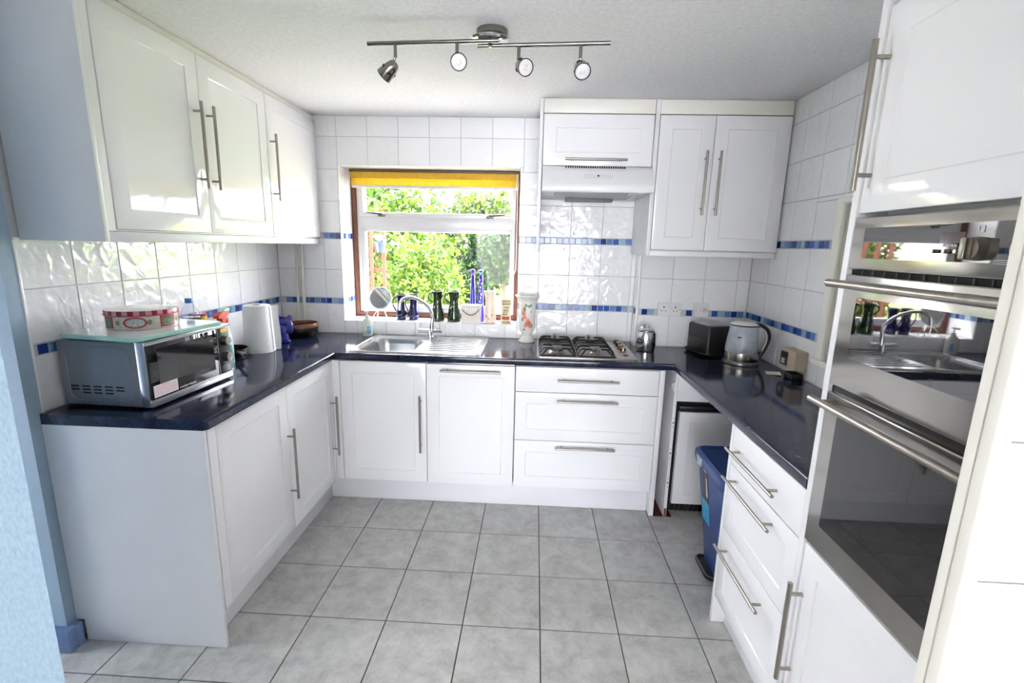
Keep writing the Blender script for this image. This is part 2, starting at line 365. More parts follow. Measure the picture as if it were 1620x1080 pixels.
# ------------------------------------------------------------------ window
m_wood = mat('brown hardwood', srgb(112, 62, 40), .4, noise=(25, .2))
m_upvc = mat('white window frame', srgb(212, 210, 213), .25, noise=(10, .01))
win = thing('window_1', (1.01, .17, 1.0), 'white framed window with a fanlight in a brown timber surround above the sink', 'window'); win['kind'] = 'structure'
y0, y1 = .146, .22
def frame(x0, x1, z0, z1, t, ya, yb, bev=.003):
    bm = NB()
    box(bm, x0, ya, z0, x0 + t, yb, z1, bev); box(bm, x1 - t, ya, z0, x1, yb, z1, bev); box(bm, x0 + t, ya, z0, x1 - t, yb, z0 + t, bev); box(bm, x0 + t, ya, z1 - t, x1 - t, yb, z1, bev)
    return bm
obj('timber_surround', frame(.432, 1.59, 1.0035, 1.9925, .030, .205, .32), m_wood, win)
obj('outer_frame', frame(.4625, 1.5595, 1.034, 1.962, .024, .218, .30), m_upvc, win)
obj('transom', B(.480, .220, 1.615, 1.545, .295, 1.696, .004), m_upvc, win)
for nm, z0, z1, ya in (('fanlight_sash', 1.692, 1.955, .212), ('lower_sash', 1.056, 1.624, .226)):
    s = obj(nm, frame(.481, 1.553, z0, z1, .030, ya, .28), m_upvc, win)
    obj('glass_pane', B(.505, .25, z0 + .022, 1.53, .254, z1 - .022), m_pane, s)
for x, dx in ((.638, -1), (1.385, 1)):
    bm = NB(); box(bm, x - .024, .196, 1.692, x + .024, .213, 1.708, .004); sph(bm, (x, .194, 1.708), .013, 8)
    tube(bm, [(x, .19, 1.71), (x + dx * .05, .184, 1.714), (x + dx * .1, .187, 1.718)], [.0075, .0065, .0045], 8)
    obj('latch', bm, mat('aged steel latch', srgb(120, 118, 106), .35, 1, noise=(30, .1)), win)
# roman blind, folded up
t = NT('yellow blind fabric'); t.p.inputs['Roughness'].default_value = .8; col = t.ramp(t.noise(t.coord(), 40, 3), [(.3, srgb(232, 200, 78)), (.7, srgb(244, 216, 92))]); t.l(col, t.p.inputs['Base Color'])
tl = t.n('ShaderNodeBsdfTranslucent'); t.l(col, tl.inputs[0]); mx = t.n('ShaderNodeMixShader'); mx.inputs[0].default_value = .55; t.l(t.p.outputs[0], mx.inputs[1]); t.l(tl.outputs[0], mx.inputs[2]); t.l(mx.outputs[0], t.out.inputs[0]); m_yel = t.m
bl = thing('roman_blind', (1.02, .15, 1.98), 'yellow fabric blind pulled up at the top of the window', 'blind')
obj('headrail', B(.452, .13, 1.972, 1.584, .18, 1.991, .003), mat('bronze headrail', srgb(96, 74, 44), .5, noise=(20, .1)), bl)
for z0, z1, yy in ((1.938, 1.98, .128), (1.892, 1.944, .140)):
    obj('fabric_fold', prism(NB(), [(yy, z0), (yy + .012, z0 - .002), (yy + .03, z1), (yy + .004, z1)], 'x', .460, 1.578), m_yel, bl)
obj('bottom_bar', B(.462, .136, 1.873, 1.576, .156, 1.892, .004), m_upvc, bl)
pts = [(1.572, .125, 1.97 - .02 * i) for i in range(30)] + [(1.571, .125, 1.36), (1.56, .123, 1.325), (1.545, .122, 1.316), (1.533, .122, 1.34), (1.533, .122, 1.4), (1.55, .125, 1.6), (1.566, .125, 1.97)]
obj('cord', tube(NB(), pts, .0026, 6), mat('white cord', srgb(235, 232, 222), .6, noise=(80, .05)), bl)

# ================================================================== UNITS
def carcass(parent, x0, y0, z0, x1, y1, z1, openside, t=.018, m=None, name='carcass'):
    bm = NB()
    if openside in 'LR':
        xf = x1 if openside == 'L' else x0; xb = x0 if openside == 'L' else x1
        s = 1 if openside == 'L' else -1
        box(bm, x0, y0, z0, x1, y0 + t, z1); box(bm, x0, y1 - t, z0, x1, y1, z1)
        box(bm, x0, y0 + t, z0, x1, y1 - t, z0 + t); box(bm, x0, y0 + t, z1 - t, x1, y1 - t, z1); box(bm, xb, y0 + t, z0 + t, xb + s * .008, y1 - t, z1 - t)
    else:
        box(bm, x0, y0, z0, x0 + t, y1, z1); box(bm, x1 - t, y0, z0, x1, y1, z1)
        box(bm, x0 + t, y0, z0, x1 - t, y1, z0 + t); box(bm, x0 + t, y0, z1 - t, x1 - t, y1, z1); box(bm, x0 + t, y1 - .008, z0 + t, x1 - t, y1, z1 - t)
    return obj(name, bm, m or m_carc, parent)
# --- upper left
GU = 'white wall cabinets'
ul = thing('wall_cabinet', (.14, -1.08, 1.54), 'long white double wall cabinet above the microwave', 'cabinet', GU)
carcass(ul, .004, -1.58, 1.536, .279, -.572, 2.25, 'L')
obj('end_panel', B(.004, -1.60, 1.50, .30, -1.582, 2.283, .0015), m_carc, ul)
obj('face_edge', B(.279, -1.58, 1.536, .298, -1.552, 2.25), m_carc, ul)
d = door(ul, 'L', .30, -1.55, -1.07, 1.54, 2.25); handle(d, 'L', .30, -1.112, 1.722, -1.112, 2.06)
d = door(ul, 'L', .30, -1.07, -.572, 1.54, 2.25); handle(d, 'L', .30, -1.035, 1.722, -1.035, 2.06)
ul2 = thing('wall_cabinet', (.14, -.29, 1.54), 'single-door white wall cabinet in the corner left of the window', 'cabinet', GU)
carcass(ul2, .004, -.57, 1.536, .279, -.004, 2.25, 'L')
d = door(ul2, 'L', .30, -.570, -.006, 1.54, 2.25); handle(d, 'L', .30, -.545, 1.722, -.545, 2.058)
tag(obj('pelmet', B(.262, -1.58, 1.50, .292, -.022, 1.534, .003), m_carc), 'white light pelmet under the left wall cabinets', 'pelmet')
tag(obj('cornice', B(.25, -1.58, 2.252, .286, -.004, 2.283, .003), m_cream), 'cream filler strip between the left wall cabinets and the ceiling', 'cornice')
# --- hood unit and right wall cabinet
hu = thing('wall_cabinet', (2.01, -.2, 1.95), 'small white wall cabinet with flap door above the extractor hood', 'cabinet', GU)
carcass(hu, 1.722, -.39, 1.945, 2.306, -.006, 2.21, 'B')
obj('side_panel', B(1.702, -.41, 1.485, 1.72, -.004, 2.283, .0012), m_carc, hu)
d = door(hu, 'B', -.41, 1.722, 2.306, 1.945, 2.208); handle(d, 'B', -.41, 1.842, 1.976, 2.17, 1.976)
obj('top_filler', B(1.722, -.405, 2.212, 2.306, -.385, 2.283, .002), m_cream, hu)
ur = thing('wall_cabinet', (2.67, -.26, 1.5), 'white wall cabinet with two unequal doors above the sockets', 'cabinet', GU)
carcass(ur, 2.332, -.39, 1.512, 3.015, -.119, 2.21, 'B')
obj('side_panel', B(2.309, -.41, 1.48, 2.331, -.004, 2.283, .0012), m_carc, ur)
d = door(ur, 'B', -.41, 2.333, 2.623, 1.513, 2.208); handle(d, 'B', -.41, 2.583, 1.70, 2.583, 2.027)
d = door(ur, 'B', -.41, 2.623, 3.014, 1.513, 2.208); handle(d, 'B', -.41, 2.654, 1.70, 2.654, 2.027)
obj('pelmet', B(2.333, -.402, 1.48, 3.012, -.38, 1.51, .002), m_carc, ur)
obj('top_filler', B(2.333, -.405, 2.212, 3.014, -.385, 2.283, .002), m_cream, ur)
# --- hood
m_hood = mat('white enamel', srgb(228, 229, 231), .3, noise=(6, .01))
hd = thing('extractor_hood', (2.012, -.26, 1.80), 'white extractor hood with sloping front over the gas hob', 'extractor hood')
prof = [(-.01, 1.805), (-.01, 1.942), (-.415, 1.942), (-.435, 1.937), (-.455, 1.926), (-.475, 1.907), (-.505, 1.862), (-.518, 1.843), (-.522, 1.834), (-.522, 1.806), (-.518, 1.80), (-.5, 1.80), (-.495, 1.812), (-.03, 1.812)]
obj('body', prism(NB(), prof, 'x', 1.724, 2.304), m_hood, hd, ang=50)
bm = NB()
for i in range(27): x = 1.846 + i * .0119; box(bm, x, -.452, 1.9262, x + .006, -.436, 1.9375)
bmesh.ops.rotate(bm, verts=bm.verts[:], cent=(2, -.444, 1.932), matrix=Matrix.Rotation(math.radians(29), 3, 'X'))
obj('vent_slots', bm, m_dark, hd)
nrm = Vector((0, -.83, .555)); c = Vector((2.016, -.4915, 1.8825)); tt = Vector((0, .555, .83))
def plate(bm, w, h, t, r, cc): rings(bm, [[cc + Vector((a, 0, 0)) + tt * b + nrm * n for a, b in rrect(-w / 2, -h / 2, w / 2, h / 2, r)] for n in (-.004, t)])
bm = NB(); plate(bm, .152, .026, .0025, .0125, c); sl = obj('switch_panel', bm, mat('pale grey switch panel', srgb(216, 217, 219), .35, noise=(9, .01)), hd)
bm = NB(); plate(bm, .009, .009, .007, .004, c); obj('slider_knob', bm, m_black, sl)
obj('grease_filter', B(1.80, -.46, 1.807, 2.24, -.08, 1.813), mat('grey metal filter', srgb(150, 152, 154), .4, .7, noise=(120, .3)), hd)
obj('filter_bar', B(1.87, -.085, 1.79, 2.16, -.05, 1.812, .003), mat('grey plastic', srgb(120, 121, 124), .5, noise=(30, .1)), hd)
obj('lamp_lens', B(2.2, -.42, 1.802, 2.28, -.36, 1.813, .003), m_hood, hd)
# --- worktop (one continuous U)
XL, YB, XR, YE, YT = .599, -.579, 2.468, -1.635, -1.868
outer = [(.004, -.004), (.004, YE), (XL - .006, YE), (XL, YE + .006), (XL, YB), (XR, YB), (XR, YT), (XW - .004, YT), (XW - .004, -.119), (2.341, -.119), (2.341, -.004)]
hole = rrect(.69, -.53, 1.03, -.13, .09, 6)
bm = NB()
def loop(pts, z):
    vs = [bm.verts.new((x, y, z)) for x, y in pts]; return vs, [bm.edges.new((vs[i], vs[(i + 1) % len(vs)])) for i in range(len(vs))]
vo, eo = loop(outer, .91); vh, eh = loop(hole, .91)
bmesh.ops.triangle_fill(bm, use_beauty=True, edges=eo + eh)
top = bm.faces[:]
r = bmesh.ops.extrude_face_region(bm, geom=top); ext = [v for v in r['geom'] if isinstance(v, bmesh.types.BMVert)]
bmesh.ops.translate(bm, verts=ext, vec=(0, 0, -.038))
bmesh.ops.recalc_face_normals(bm, faces=bm.faces[:])
fe = []
for e in bm.edges:
    a, b = e.verts
    if abs(a.co.z - b.co.z) > 1e-5 or e.calc_face_angle(0) < 1: continue
    def on(c): return (abs(c.x - XL) < .007 and c.y < YB + .001) or (abs(c.y - YB) < 1e-4 and XL - .01 < c.x < XR + .01) or (abs(c.x - XR) < 1e-4 and c.y < YB + .001)
    if on(a.co) and on(b.co): fe.append(e)
bmesh.ops.bevel(bm, geom=fe, offset=.009, segments=4, profile=.5, affect='EDGES')
wt = tag(obj('worktop', bm, m_work, ang=40), 'dark blue mottled worktop running round three sides of the kitchen', 'worktop')
# --- left base units
GB = 'white base units'
bl1 = thing('base_cabinet', (.3, -1.33, 0), 'white base cabinet with panelled door below the microwave', 'cabinet', GB)
carcass(bl1, .035, -1.612, .15, .56, -1.082, .87, 'L')
obj('end_panel', prism(NB(), [(.003, .871), (.003, .092), (.034, .092), (.034, .002), (.582, .002), (.582, .871)], 'y', -1.6345, -1.6225), m_carc, bl1)
obj('face_edge', B(.561, -1.612, .15, .58, -1.572, .868), m_door, bl1)
d = door(bl1, 'L', .58, -1.57, -1.08, .15, .868); handle(d, 'L', .58, -1.098, .318, -1.098, .668)
bl2 = thing('base_cabinet', (.3, -.83, 0), 'white corner base cabinet with panelled door left of the sink unit', 'cabinet', GB)
carcass(bl2, .035, -1.078, .15, .56, -.61, .87, 'L')
d = door(bl2, 'L', .58, -1.08, -.603, .15, .868); handle(d, 'L', .58, -.622, .318, -.622, .668)
tag(obj('plinth', B(.50, -1.612, .002, .517, -.506, .148, .001), m_plinth), 'white plinth under the left base cabinets', 'plinth')
# --- back base units
bs = thing('base_cabinet', (.86, -.3, 0), 'white base cabinet with vertical handle under the sink', 'cabinet', GB)
bm = NB(); box(bm, .62, -.56, .15, .638, -.03, .87); box(bm, 1.094, -.56, .15, 1.112, -.03, .87); box(bm, .638, -.56, .15, 1.094, -.03, .168)
obj('carcass', bm, m_carc, bs)
obj('corner_post', box(B(.562, -.5785, .15, .6195, -.56, .868, .001), .561, -.6015, .15, .5795, -.5795, .868, .001), m_door, bs)
d = door(bs, 'B', YB, .6205, 1.1125, .15, .868); handle(d, 'B', YB, 1.081, .348, 1.081, .684)
dw = thing('dishwasher', (1.36, -.3, 0), 'integrated dishwasher behind a white panel with top handle beside the sink unit', 'dishwasher')
obj('body', B(1.118, -.558, .15, 1.604, -.04, .868), m_ovsteel, dw)
d = door(dw, 'B', YB, 1.1125, 1.6105, .148, .866, .07, name='front_panel'); handle(d, 'B', YB, 1.196, .834, 1.532, .834)
dr = thing('drawer_unit', (2.0, -.3, 0), 'wide white three-drawer unit below the gas hob', 'drawers', GB)
carcass(dr, 1.616, -.56, .15, 2.396, -.125, .868, 'B')
obj('end_panel', B(2.401, -.579, .003, 2.428, -.125, .87, .0015), m_carc, dr)
for z0, z1, ins, hz in ((.722, .868, None, .80), (.437, .722, .066, .682), (.15, .437, .066, .407)):
    d = door(dr, 'B', YB, 1.6115, 2.3995, z0, z1, ins, name='drawer'); handle(d, 'B', YB, 1.843, hz, 2.178, hz)
tag(obj('plinth', B(.518, -.523, .002, 2.398, -.506, .147, .001), m_plinth), 'white plinth below the sink, dishwasher and wide drawers', 'plinth')
# --- corner unit with its door off: appliance behind the niche
cu = thing('corner_cabinet', (2.75, -.35, 0), 'open corner carcass with drilled side edge behind the blue bin', 'cabinet')
obj('side_panel', B(2.485, -.58, .004, 2.502, -.135, .868, .001), m_carc, cu)
obj('top_rail', B(2.502, -.578, .70, 3.015, -.56, .868, .001), m_carc, cu)
bm = NB()
for z in (.60, .575, .55, .42, .395, .37, .24, .215, .19): cyl(bm, (2.4935, -.5795, z), (2.4935, -.5812, z), .0042 if round(z * 1000) in (575, 395, 215) else .0022, n=10)
obj('screw_holes', bm, m_dark, cu)
obj('hinge_plate', box(box(NB(), 2.468, -.575, .77, 2.4848, -.55, .80, .003), 2.474, -.59, .76, 2.482, -.57, .81, .002), m_upvc, cu)
obj('rust_foot', B(2.487, -.5805, .003, 2.5, -.5802, .055), mat('rust', srgb(96, 60, 36), .9, noise=(60, .4)), cu)
fr = thing('undercounter_fridge', (2.78, -.4, 0), 'built-in fridge with white panel door in the dark corner', 'fridge')
obj('body', B(2.53, -.50, .002, 3.0, -.14, .69), m_dark, fr)
d = door(fr, 'B', -.545, 2.535, 3.01, .065, .628, .06, .03)
obj('top_strip', B(2.535, -.54, .63, 3.01, -.5, .66, .002), m_black, fr)
bm = NB()
for i in range(16): box(bm, 2.54 + i * .028, -.512, .006, 2.552 + i * .028, -.5, .06)
obj('vent_grille', bm, m_black, fr)
tag(obj('floor_patch', B(2.43, -.575, -.002, 2.535, -.2, .002), mat('bare red screed', srgb(92, 34, 26), .8, noise=(15, .25))), 'bare dark red patch of floor inside the open corner', 'floor patch')
# --- right drawers
XF = 2.478
rd = thing('drawer_unit', (2.75, -1.6, 0), 'narrow white three-drawer unit beside the oven tower', 'drawers', GB)
carcass(rd, XF + .022, -1.862, .13, 3.0, -1.368, .868, 'R')
obj('end_panel', B(XF, -1.366, .003, 3.01, -1.346, .87, .0015), m_carc, rd)
for z0, z1, ins, hz in ((.715, .868, None, .785), (.44, .715, .062, .668), (.13, .44, .062, .375)):
    d = door(rd, 'R', XF, -1.865, -1.367, z0, z1, ins, name='drawer'); handle(d, 'R', XF, -1.752, hz, -1.392, hz)
tag(obj('plinth', B(2.53, -1.866, .002, 2.548, -1.368, .128, .001), m_plinth), 'white plinth below the narrow drawers', 'plinth')
# --- oven tower
XO = 2.475
tw = thing('oven_tower', (2.75, -2.16, 0), 'tall white oven housing with cupboards above and below the oven', 'cabinet')
bm = NB(); box(bm, XO - .004, -1.891, .004, 3.01, -1.869, H - .004, .001); box(bm, XO + .02, -2.452, .004, 3.01, -2.436, H - .004)
obj('side_panel', bm, m_carc, tw)
bm = NB(); box(bm, XO + .07, -2.435, 1.607, 3.0, -1.892, 1.625); box(bm, XO + .02, -2.435, .715, 3.0, -1.892, .735); box(bm, XO + .02, -2.435, .13, 3.0, -1.892, .148); box(bm, 2.99, -2.435, .15, 3.0, -1.892, 2.25)
obj('shelves', bm, m_carc, tw)
d = door(tw, 'R', XO, -2.438, -1.892, 1.611, 2.062, .07); handle(d, 'R', XO, -1.916, 1.662, -1.916, 1.985, off=.036, r=.0068)
d = door(tw, 'R', XO, -2.438, -1.892, 2.066, H - .004, .06, name='top_door')
obj('kick_board', B(2.53, -2.435, .004, 2.548, -1.893, .129, .001), m_plinth, tw)
d = door(tw, 'R', XO, -2.438, -1.892, .132, .732, .07); handle(d, 'R', XO, -1.916, .30, -1.916, .615, off=.036, r=.0068)
# --- double oven
ov = thing('double_oven', (2.72, -2.165, .742), 'built-in stainless steel double oven with black glass doors', 'oven')
OA, OB = -2.436, -1.893
obj('body', B(XO + .02, OA + .02, .745, 2.95, OB - .02, 1.60), m_dark, ov)
cp = obj('control_panel', B(XO - .004, OA, 1.480, XO + .018, OB, 1.602, .004, 3), m_ovsteel, ov)
def slab(side, n0, u0, u1, z0, z1, r, t): return rings(NB(), [[P3(side, a, b, n, n0) for a, b in rrect(u0, z0, u1, z1, r)] for n in (-.002, t)])
obj('display_glass', slab('R', XO - .004, OA + .045, OB - .043, 1.507, 1.577, .006, .001), m_glassblk, cp)
obj('clock_display', slab('R', XO - .005, -2.207, -2.155, 1.541, 1.561, .001, .0006), mat('dim red display', srgb(72, 52, 60), .1, noise=(90, .3)), cp)
m_ink = mat('white print', srgb(225, 225, 225), .5, noise=(60, .03))
for y in (-2.237, -2.33):
    bm = NB(); cyl(bm, (XO - .004, y, 1.531), (XO - .022, y, 1.531), .021, .0195, 28); box(bm, XO - .034, y - .0065, 1.512, XO - .02, y + .0065, 1.55, .003); obj('knob', bm, m_steel, cp)
for y in (-2.149, -2.175, -2.2): obj('button', cyl(NB(), (XO - .004, y, 1.526), (XO - .014, y, 1.526), .0042, .0036, 14), m_steel, cp)
RM = Matrix(((0, 0, -1), (-1, 0, 0), (0, 1, 0))).to_4x4()     # text facing -x, reading towards -y
def onR(x, y, z): return Matrix.Translation((x, y, z)) @ RM
text_mesh('lettering', 'FUNCTION', .0062, m_ink, cp, onR(XO - .0056, -2.178, 1.5365), local=False)
bm = NB(); 
for a in (0, 1): box(bm, XO - .0058, -2.243 + a * .010, 1.559, XO - .0052, -2.2418 + a * .010, 1.571)
for a in (0, 1): box(bm, XO - .0058, -2.243, 1.559 + a * .011, XO - .0052, -2.2318, 1.560 + a * .011)
cyl(bm, (XO - .0052, -2.262, 1.560), (XO - .0058, -2.262, 1.560), .0015, n=10)
for i in range(3): box(bm, XO - .0058, -2.295, 1.512 - i * .003, XO - .0052, -2.27, 1.5128 - i * .003)
obj('printed_symbols', bm, m_ink, cp)
obj('vent_slot', B(XO + .008, OA, 1.466, XO + .02, OB, 1.48), m_dark, ov)
bm = NB()
for i in range(14): box(bm, XO + .005, OA + .02 + i * .037, 1.468, XO + .008, OA + .0225 + i * .037, 1.479)
obj('vent_bars', bm, mat('dark metal', srgb(74, 74, 76), .5, 0, noise=(30, .1)), ov)
for nm, z0, z1, g0, g1, hz, gm in (('upper_door', 1.188, 1.468, 1.268, 1.415, 1.447, m_glassblk), ('lower_door', .742, 1.168, .812, 1.118, 1.152, m_glassblk2)):
    d = obj(nm, B(XO - .006, OA, z0, XO + .018, OB, z1, .004, 3), m_ovsteel, ov)
    obj('door_glass', slab('R', XO - .006, OA + .052, OB - .055, g0, g1, .006, .001), gm, d)
    bm = NB(); cyl(bm, (XO - .056, OA + .01, hz), (XO - .056, OB - .018, hz), .0095, n=18)
    for y in (OA + .05, OB - .05): cyl(bm, (XO - .056, y, hz), (XO - .006, y, hz), .006, n=12)
    obj('handle', bm, m_steel, d)
obj('middle_gap', B(XO + .006, OA, 1.168, XO + .02, OB, 1.188), m_black, ov)

# ================================================================== FIXTURES
# sink
m_sink = mat('satin stainless steel', srgb(205, 205, 206), .22, 1, noise=(50, .03))
sk = thing('sink', (1.03, -.3, .91), 'stainless steel sink with bowl and ridged drainer below the window', 'sink')
hole_o = rrect(.70, -.52, 1.02, -.14, .08, 6); outer_s = rrect(.655, -.55, 1.41, -.02, .02, 6)
bm = NB(); vo = [bm.verts.new((x, y, .9135)) for x, y in outer_s]; vh = [bm.verts.new((x, y, .9135)) for x, y in hole_o]
eo = [bm.edges.new((vo[i], vo[(i + 1) % len(vo)])) for i in range(len(vo))]; eh = [bm.edges.new((vh[i], vh[(i + 1) % len(vh)])) for i in range(len(vh))]
bmesh.ops.triangle_fill(bm, use_beauty=True, edges=eo + eh)
low = [bm.verts.new((x, y, .9105)) for x, y in rrect(.652, -.553, 1.413, -.017, .023, 6)]
for i in range(len(vo)): j = (i + 1) % len(vo); bm.faces.new((vo[i], vo[j], low[j], low[i]))
obj('rim', bm, m_sink, sk)
bm = NB(); N = len(hole_o)
def shr(k, z): return [(.86 + (x - .86) * k, -.33 + (y + .33) * k, z) for x, y in hole_o]
rings(bm, [shr(1.0, .9135), shr(.985, .908), shr(.95, .88), shr(.90, .80), shr(.84, .772), shr(.5, .765)], cap0=False)
obj('bowl', bm, m_sink, sk, recalc=True)
bm = NB()
for i in range(8): tube(bm, [(1.075, -.46 + i * .05, .914), (1.10, -.46 + i * .05, .9155), (1.34, -.46 + i * .05, .9155), (1.37, -.46 + i * .05, .914)], .003, 6)
obj('drainer_ridges', bm, m_sink, sk)
obj('raised_edge', tube(NB(), [(x, y, .9145) for x, y in rrect(.664, -.541, 1.401, -.027, .02, 6)], .0035, 6, closed=True), m_sink, sk)
obj('waste', cyl(NB(), (.86, -.33, .764), (.86, -.33, .768), .035, n=24), m_chrome, sk)
# tap
tp = thing('mixer_tap', (1.025, -.065, .9135), 'chrome mixer tap with tall curved spout behind the sink bowl', 'tap')
bm = NB(); lathe(bm, (1.025, -.065, .9138), [(.026, 0), (.026, .006), (.016, .012), (.0145, .04), (.0145, .05), (.0, .05)], 24)
cyl(bm, (.955, -.065, .955), (1.093, -.065, .955), .0135, n=20); obj('body', bm, m_chrome, tp)
sp = spline([(1.036, -.065, .958), (1.037, -.065, 1.003), (1.041, -.065, 1.05), (1.027, -.073, 1.1), (.995, -.096, 1.143), (.95, -.129, 1.174), (.91, -.159, 1.182), (.88, -.182, 1.171), (.866, -.193, 1.143), (.863, -.195, 1.105)], 5)
n = len(sp); obj('spout', tube(NB(), sp, [.0155 - .005 * min(1, i / 14) for i in range(n)], 14), m_chrome, tp)
for x, s in ((.962, -1), (1.087, 1)):
    bm = NB(); cyl(bm, (x - s * .004, -.065, .955), (x + s * .016, -.065, .955), .0155, n=18); cyl(bm, (x + s * .002, -.066, .96), (x + s * .002, -.066, 1.008), .0035, .0028, n=10); obj('lever', bm, m_chrome, tp)
# gas hob
hb = thing('gas_hob', (2.0, -.28, .91), 'four-burner steel gas hob with black pan supports', 'hob')
obj('tray', rings(NB(), [[(x, y, z) for x, y in rrect(1.727 + i, -.535 + i, 2.288 - i, -.035 - i, .014)] for i, z in ((0, .9105), (0, .916), (.005, .9185), (.012, .9175))]), mat('hob steel', srgb(176, 172, 166), .3, 1, noise=(30, .06)), hb)
for gx0, gx1 in ((1.742, 1.945), (1.958, 2.165)):
    xc = (gx0 + gx1) / 2; bm = NB(); z = .952; r = .0046
    tube(bm, [(gx0 + .012, -.525, .923), (gx1 - .006, -.525, .923)], r, 8); tube(bm, [(gx0 + .012, -.05, .923), (gx1 - .006, -.05, .923)], r, 8)
    for y in (-.465, -.385, -.355, -.285, -.215, -.185, -.105):
        tube(bm, [(gx0, y, .921), (gx0 + .012, y, .945), (gx0 + .022, y, z), (gx0 + .075, y, z)] if y in (-.465, -.385, -.185, -.105) else [(gx0, y, .921), (gx0 + .012, y, .945), (gx0 + .022, y, z), (gx1 - .022, y, z), (gx1 - .012, y, .945), (gx1, y, .921)], r, 8)
        if y in (-.465, -.385, -.185, -.105): tube(bm, [(gx1, y, .921), (gx1 - .012, y, .945), (gx1 - .022, y, z), (gx1 - .075, y, z)], r, 8)
    for ya in (-.525, -.05):
        s = 1 if ya < -.2 else -1
        tube(bm, [(gx0 + .012, ya, .923), (gx0 + .045, ya + s * .05, z), (gx0 + .075, ya + s * .06, z)], r, 8); tube(bm, [(gx1 - .006, ya, .923), (gx1 - .045, ya + s * .05, z), (gx1 - .075, ya + s * .06, z)], r, 8)
        tube(bm, [(xc, ya, .923), (xc, ya, .955), (xc, ya + s * .075, .955)], r, 8)
    for x in (gx0 + .001, gx1 - .001): tube(bm, [(x, -.52, .922), (x, -.06, .922)], r, 8)
    for y in (-.50, -.08):
        for x in (gx0 + .01, gx1 - .01): cyl(bm, (x, y, .9165), (x, y, .923), .005, n=8)
    obj('pan_support', bm, m_iron, hb)
    for y, rr in ((-.42, .045 if gx0 < 1.8 else .03), (-.15, .036)):
        b = obj('burner', lathe(NB(), (xc, y, .917), [(rr + .006, 0), (rr + .006, .006), (rr, .012), (rr * .9, .016), (0, .016)], 28), m_steel, hb)
        obj('burner_cap', lathe(NB(), (xc, y, .933), [(rr * .86, 0), (rr * .86, .004), (rr * .75, .007), (0, .007)], 28), m_iron, b)
for i, y in enumerate((-.12, -.20, -.28, -.36)):
    obj('knob', lathe(NB(), (2.232, y, .9175), [(.021, 0), (.021, .006), (.017, .008), (.0165, .026), (.013, .029), (0, .029)], 24), mat('worn chrome knob', srgb(190, 170, 150), .2, 1, noise=(40, .15)), hb)
obj('igniter', B(2.218, -.455, .9175, 2.246, -.438, .923, .002), m_black, hb)
# sockets
m_sock = mat('white socket plastic', srgb(226, 225, 229), .3, noise=(20, .01))
so = thing('double_socket', (2.547, -.119, 1.15), 'white double wall socket beside the steel canister', 'socket')
obj('face_plate', rings(NB(), [[(x, y, z) for x, z in rrect(2.475 + i, 1.107 + i, 2.62 - i, 1.192 - i, .004)] for i, y in ((0, -.1155), (0, -.122), (.003, -.125))]), m_sock, so)
for x in (2.512, 2.583):
    bm = NB(); box(bm, x - .003, -.1256, 1.158, x + .003, -.1249, 1.170); box(bm, x - .014, -.1256, 1.138, x - .008, -.1249, 1.143); box(bm, x + .008, -.1256, 1.138, x + .014, -.1249, 1.143)
    obj('pin_holes', bm, m_dark, so)
for x in (2.540, 2.556): obj('switch', B(x - .006, -.130, 1.150, x + .006, -.124, 1.172, .002), m_sock, so)
for x in (2.487, 2.608): obj('screw', cyl(NB(), (x, -.1245, 1.15), (x, -.1262, 1.15), .003, n=12), m_steel, so)
sw = thing('switched_spur', (2.743, -.119, 1.15), 'white square fused switch plate right of the double socket', 'socket')
obj('face_plate', rings(NB(), [[(x, y, z) for x, z in rrect(2.697 + i, 1.106 + i, 2.788 - i, 1.193 - i, .004)] for i, y in ((0, -.1155), (0, -.122), (.003, -.125))]), m_sock, sw)
obj('rocker', B(2.728, -.129, 1.142, 2.742, -.124, 1.162, .002), m_sock, sw); obj('fuse_holder', B(2.752, -.127, 1.138, 2.774, -.124, 1.166, .002), mat('grey socket plastic', srgb(196, 195, 194), .35, noise=(20, .02)), sw)
for x in (2.709, 2.779): obj('screw', cyl(NB(), (x, -.1245, 1.15), (x, -.1262, 1.15), .003, n=12), m_steel, sw)
# pipes
m_pipe = mat('painted pipe', srgb(222, 221, 214), .35, noise=(30, .03))
for x0, x1, r, zc, lab in ((.140, .126, .0085, .985, 'thin white painted pipe in the corner, the one nearer the left wall'), (.178, .168, .0105, 1.075, 'thicker white painted pipe with a collar, right of the thin pipe')):
    t = thing('wall_pipe', (x1, -.025, .91), lab, 'pipe', 'painted pipes in the back left corner')
    obj('pipe', tube(NB(), [(x1, -.025, .9115), (x0, -.025, 1.532)], r, 12), m_pipe, t)
    f = (zc - .9115) / (1.532 - .9115); x = x1 + (x0 - x1) * f
    obj('collar', lathe(NB(), (x, -.025, zc - .018), [(r, 0), (r + .004, .002), (r + .004, .014), (r + .002, .02), (r + .004, .026), (r + .004, .036), (r, .038)], 14, False), m_pipe, t)
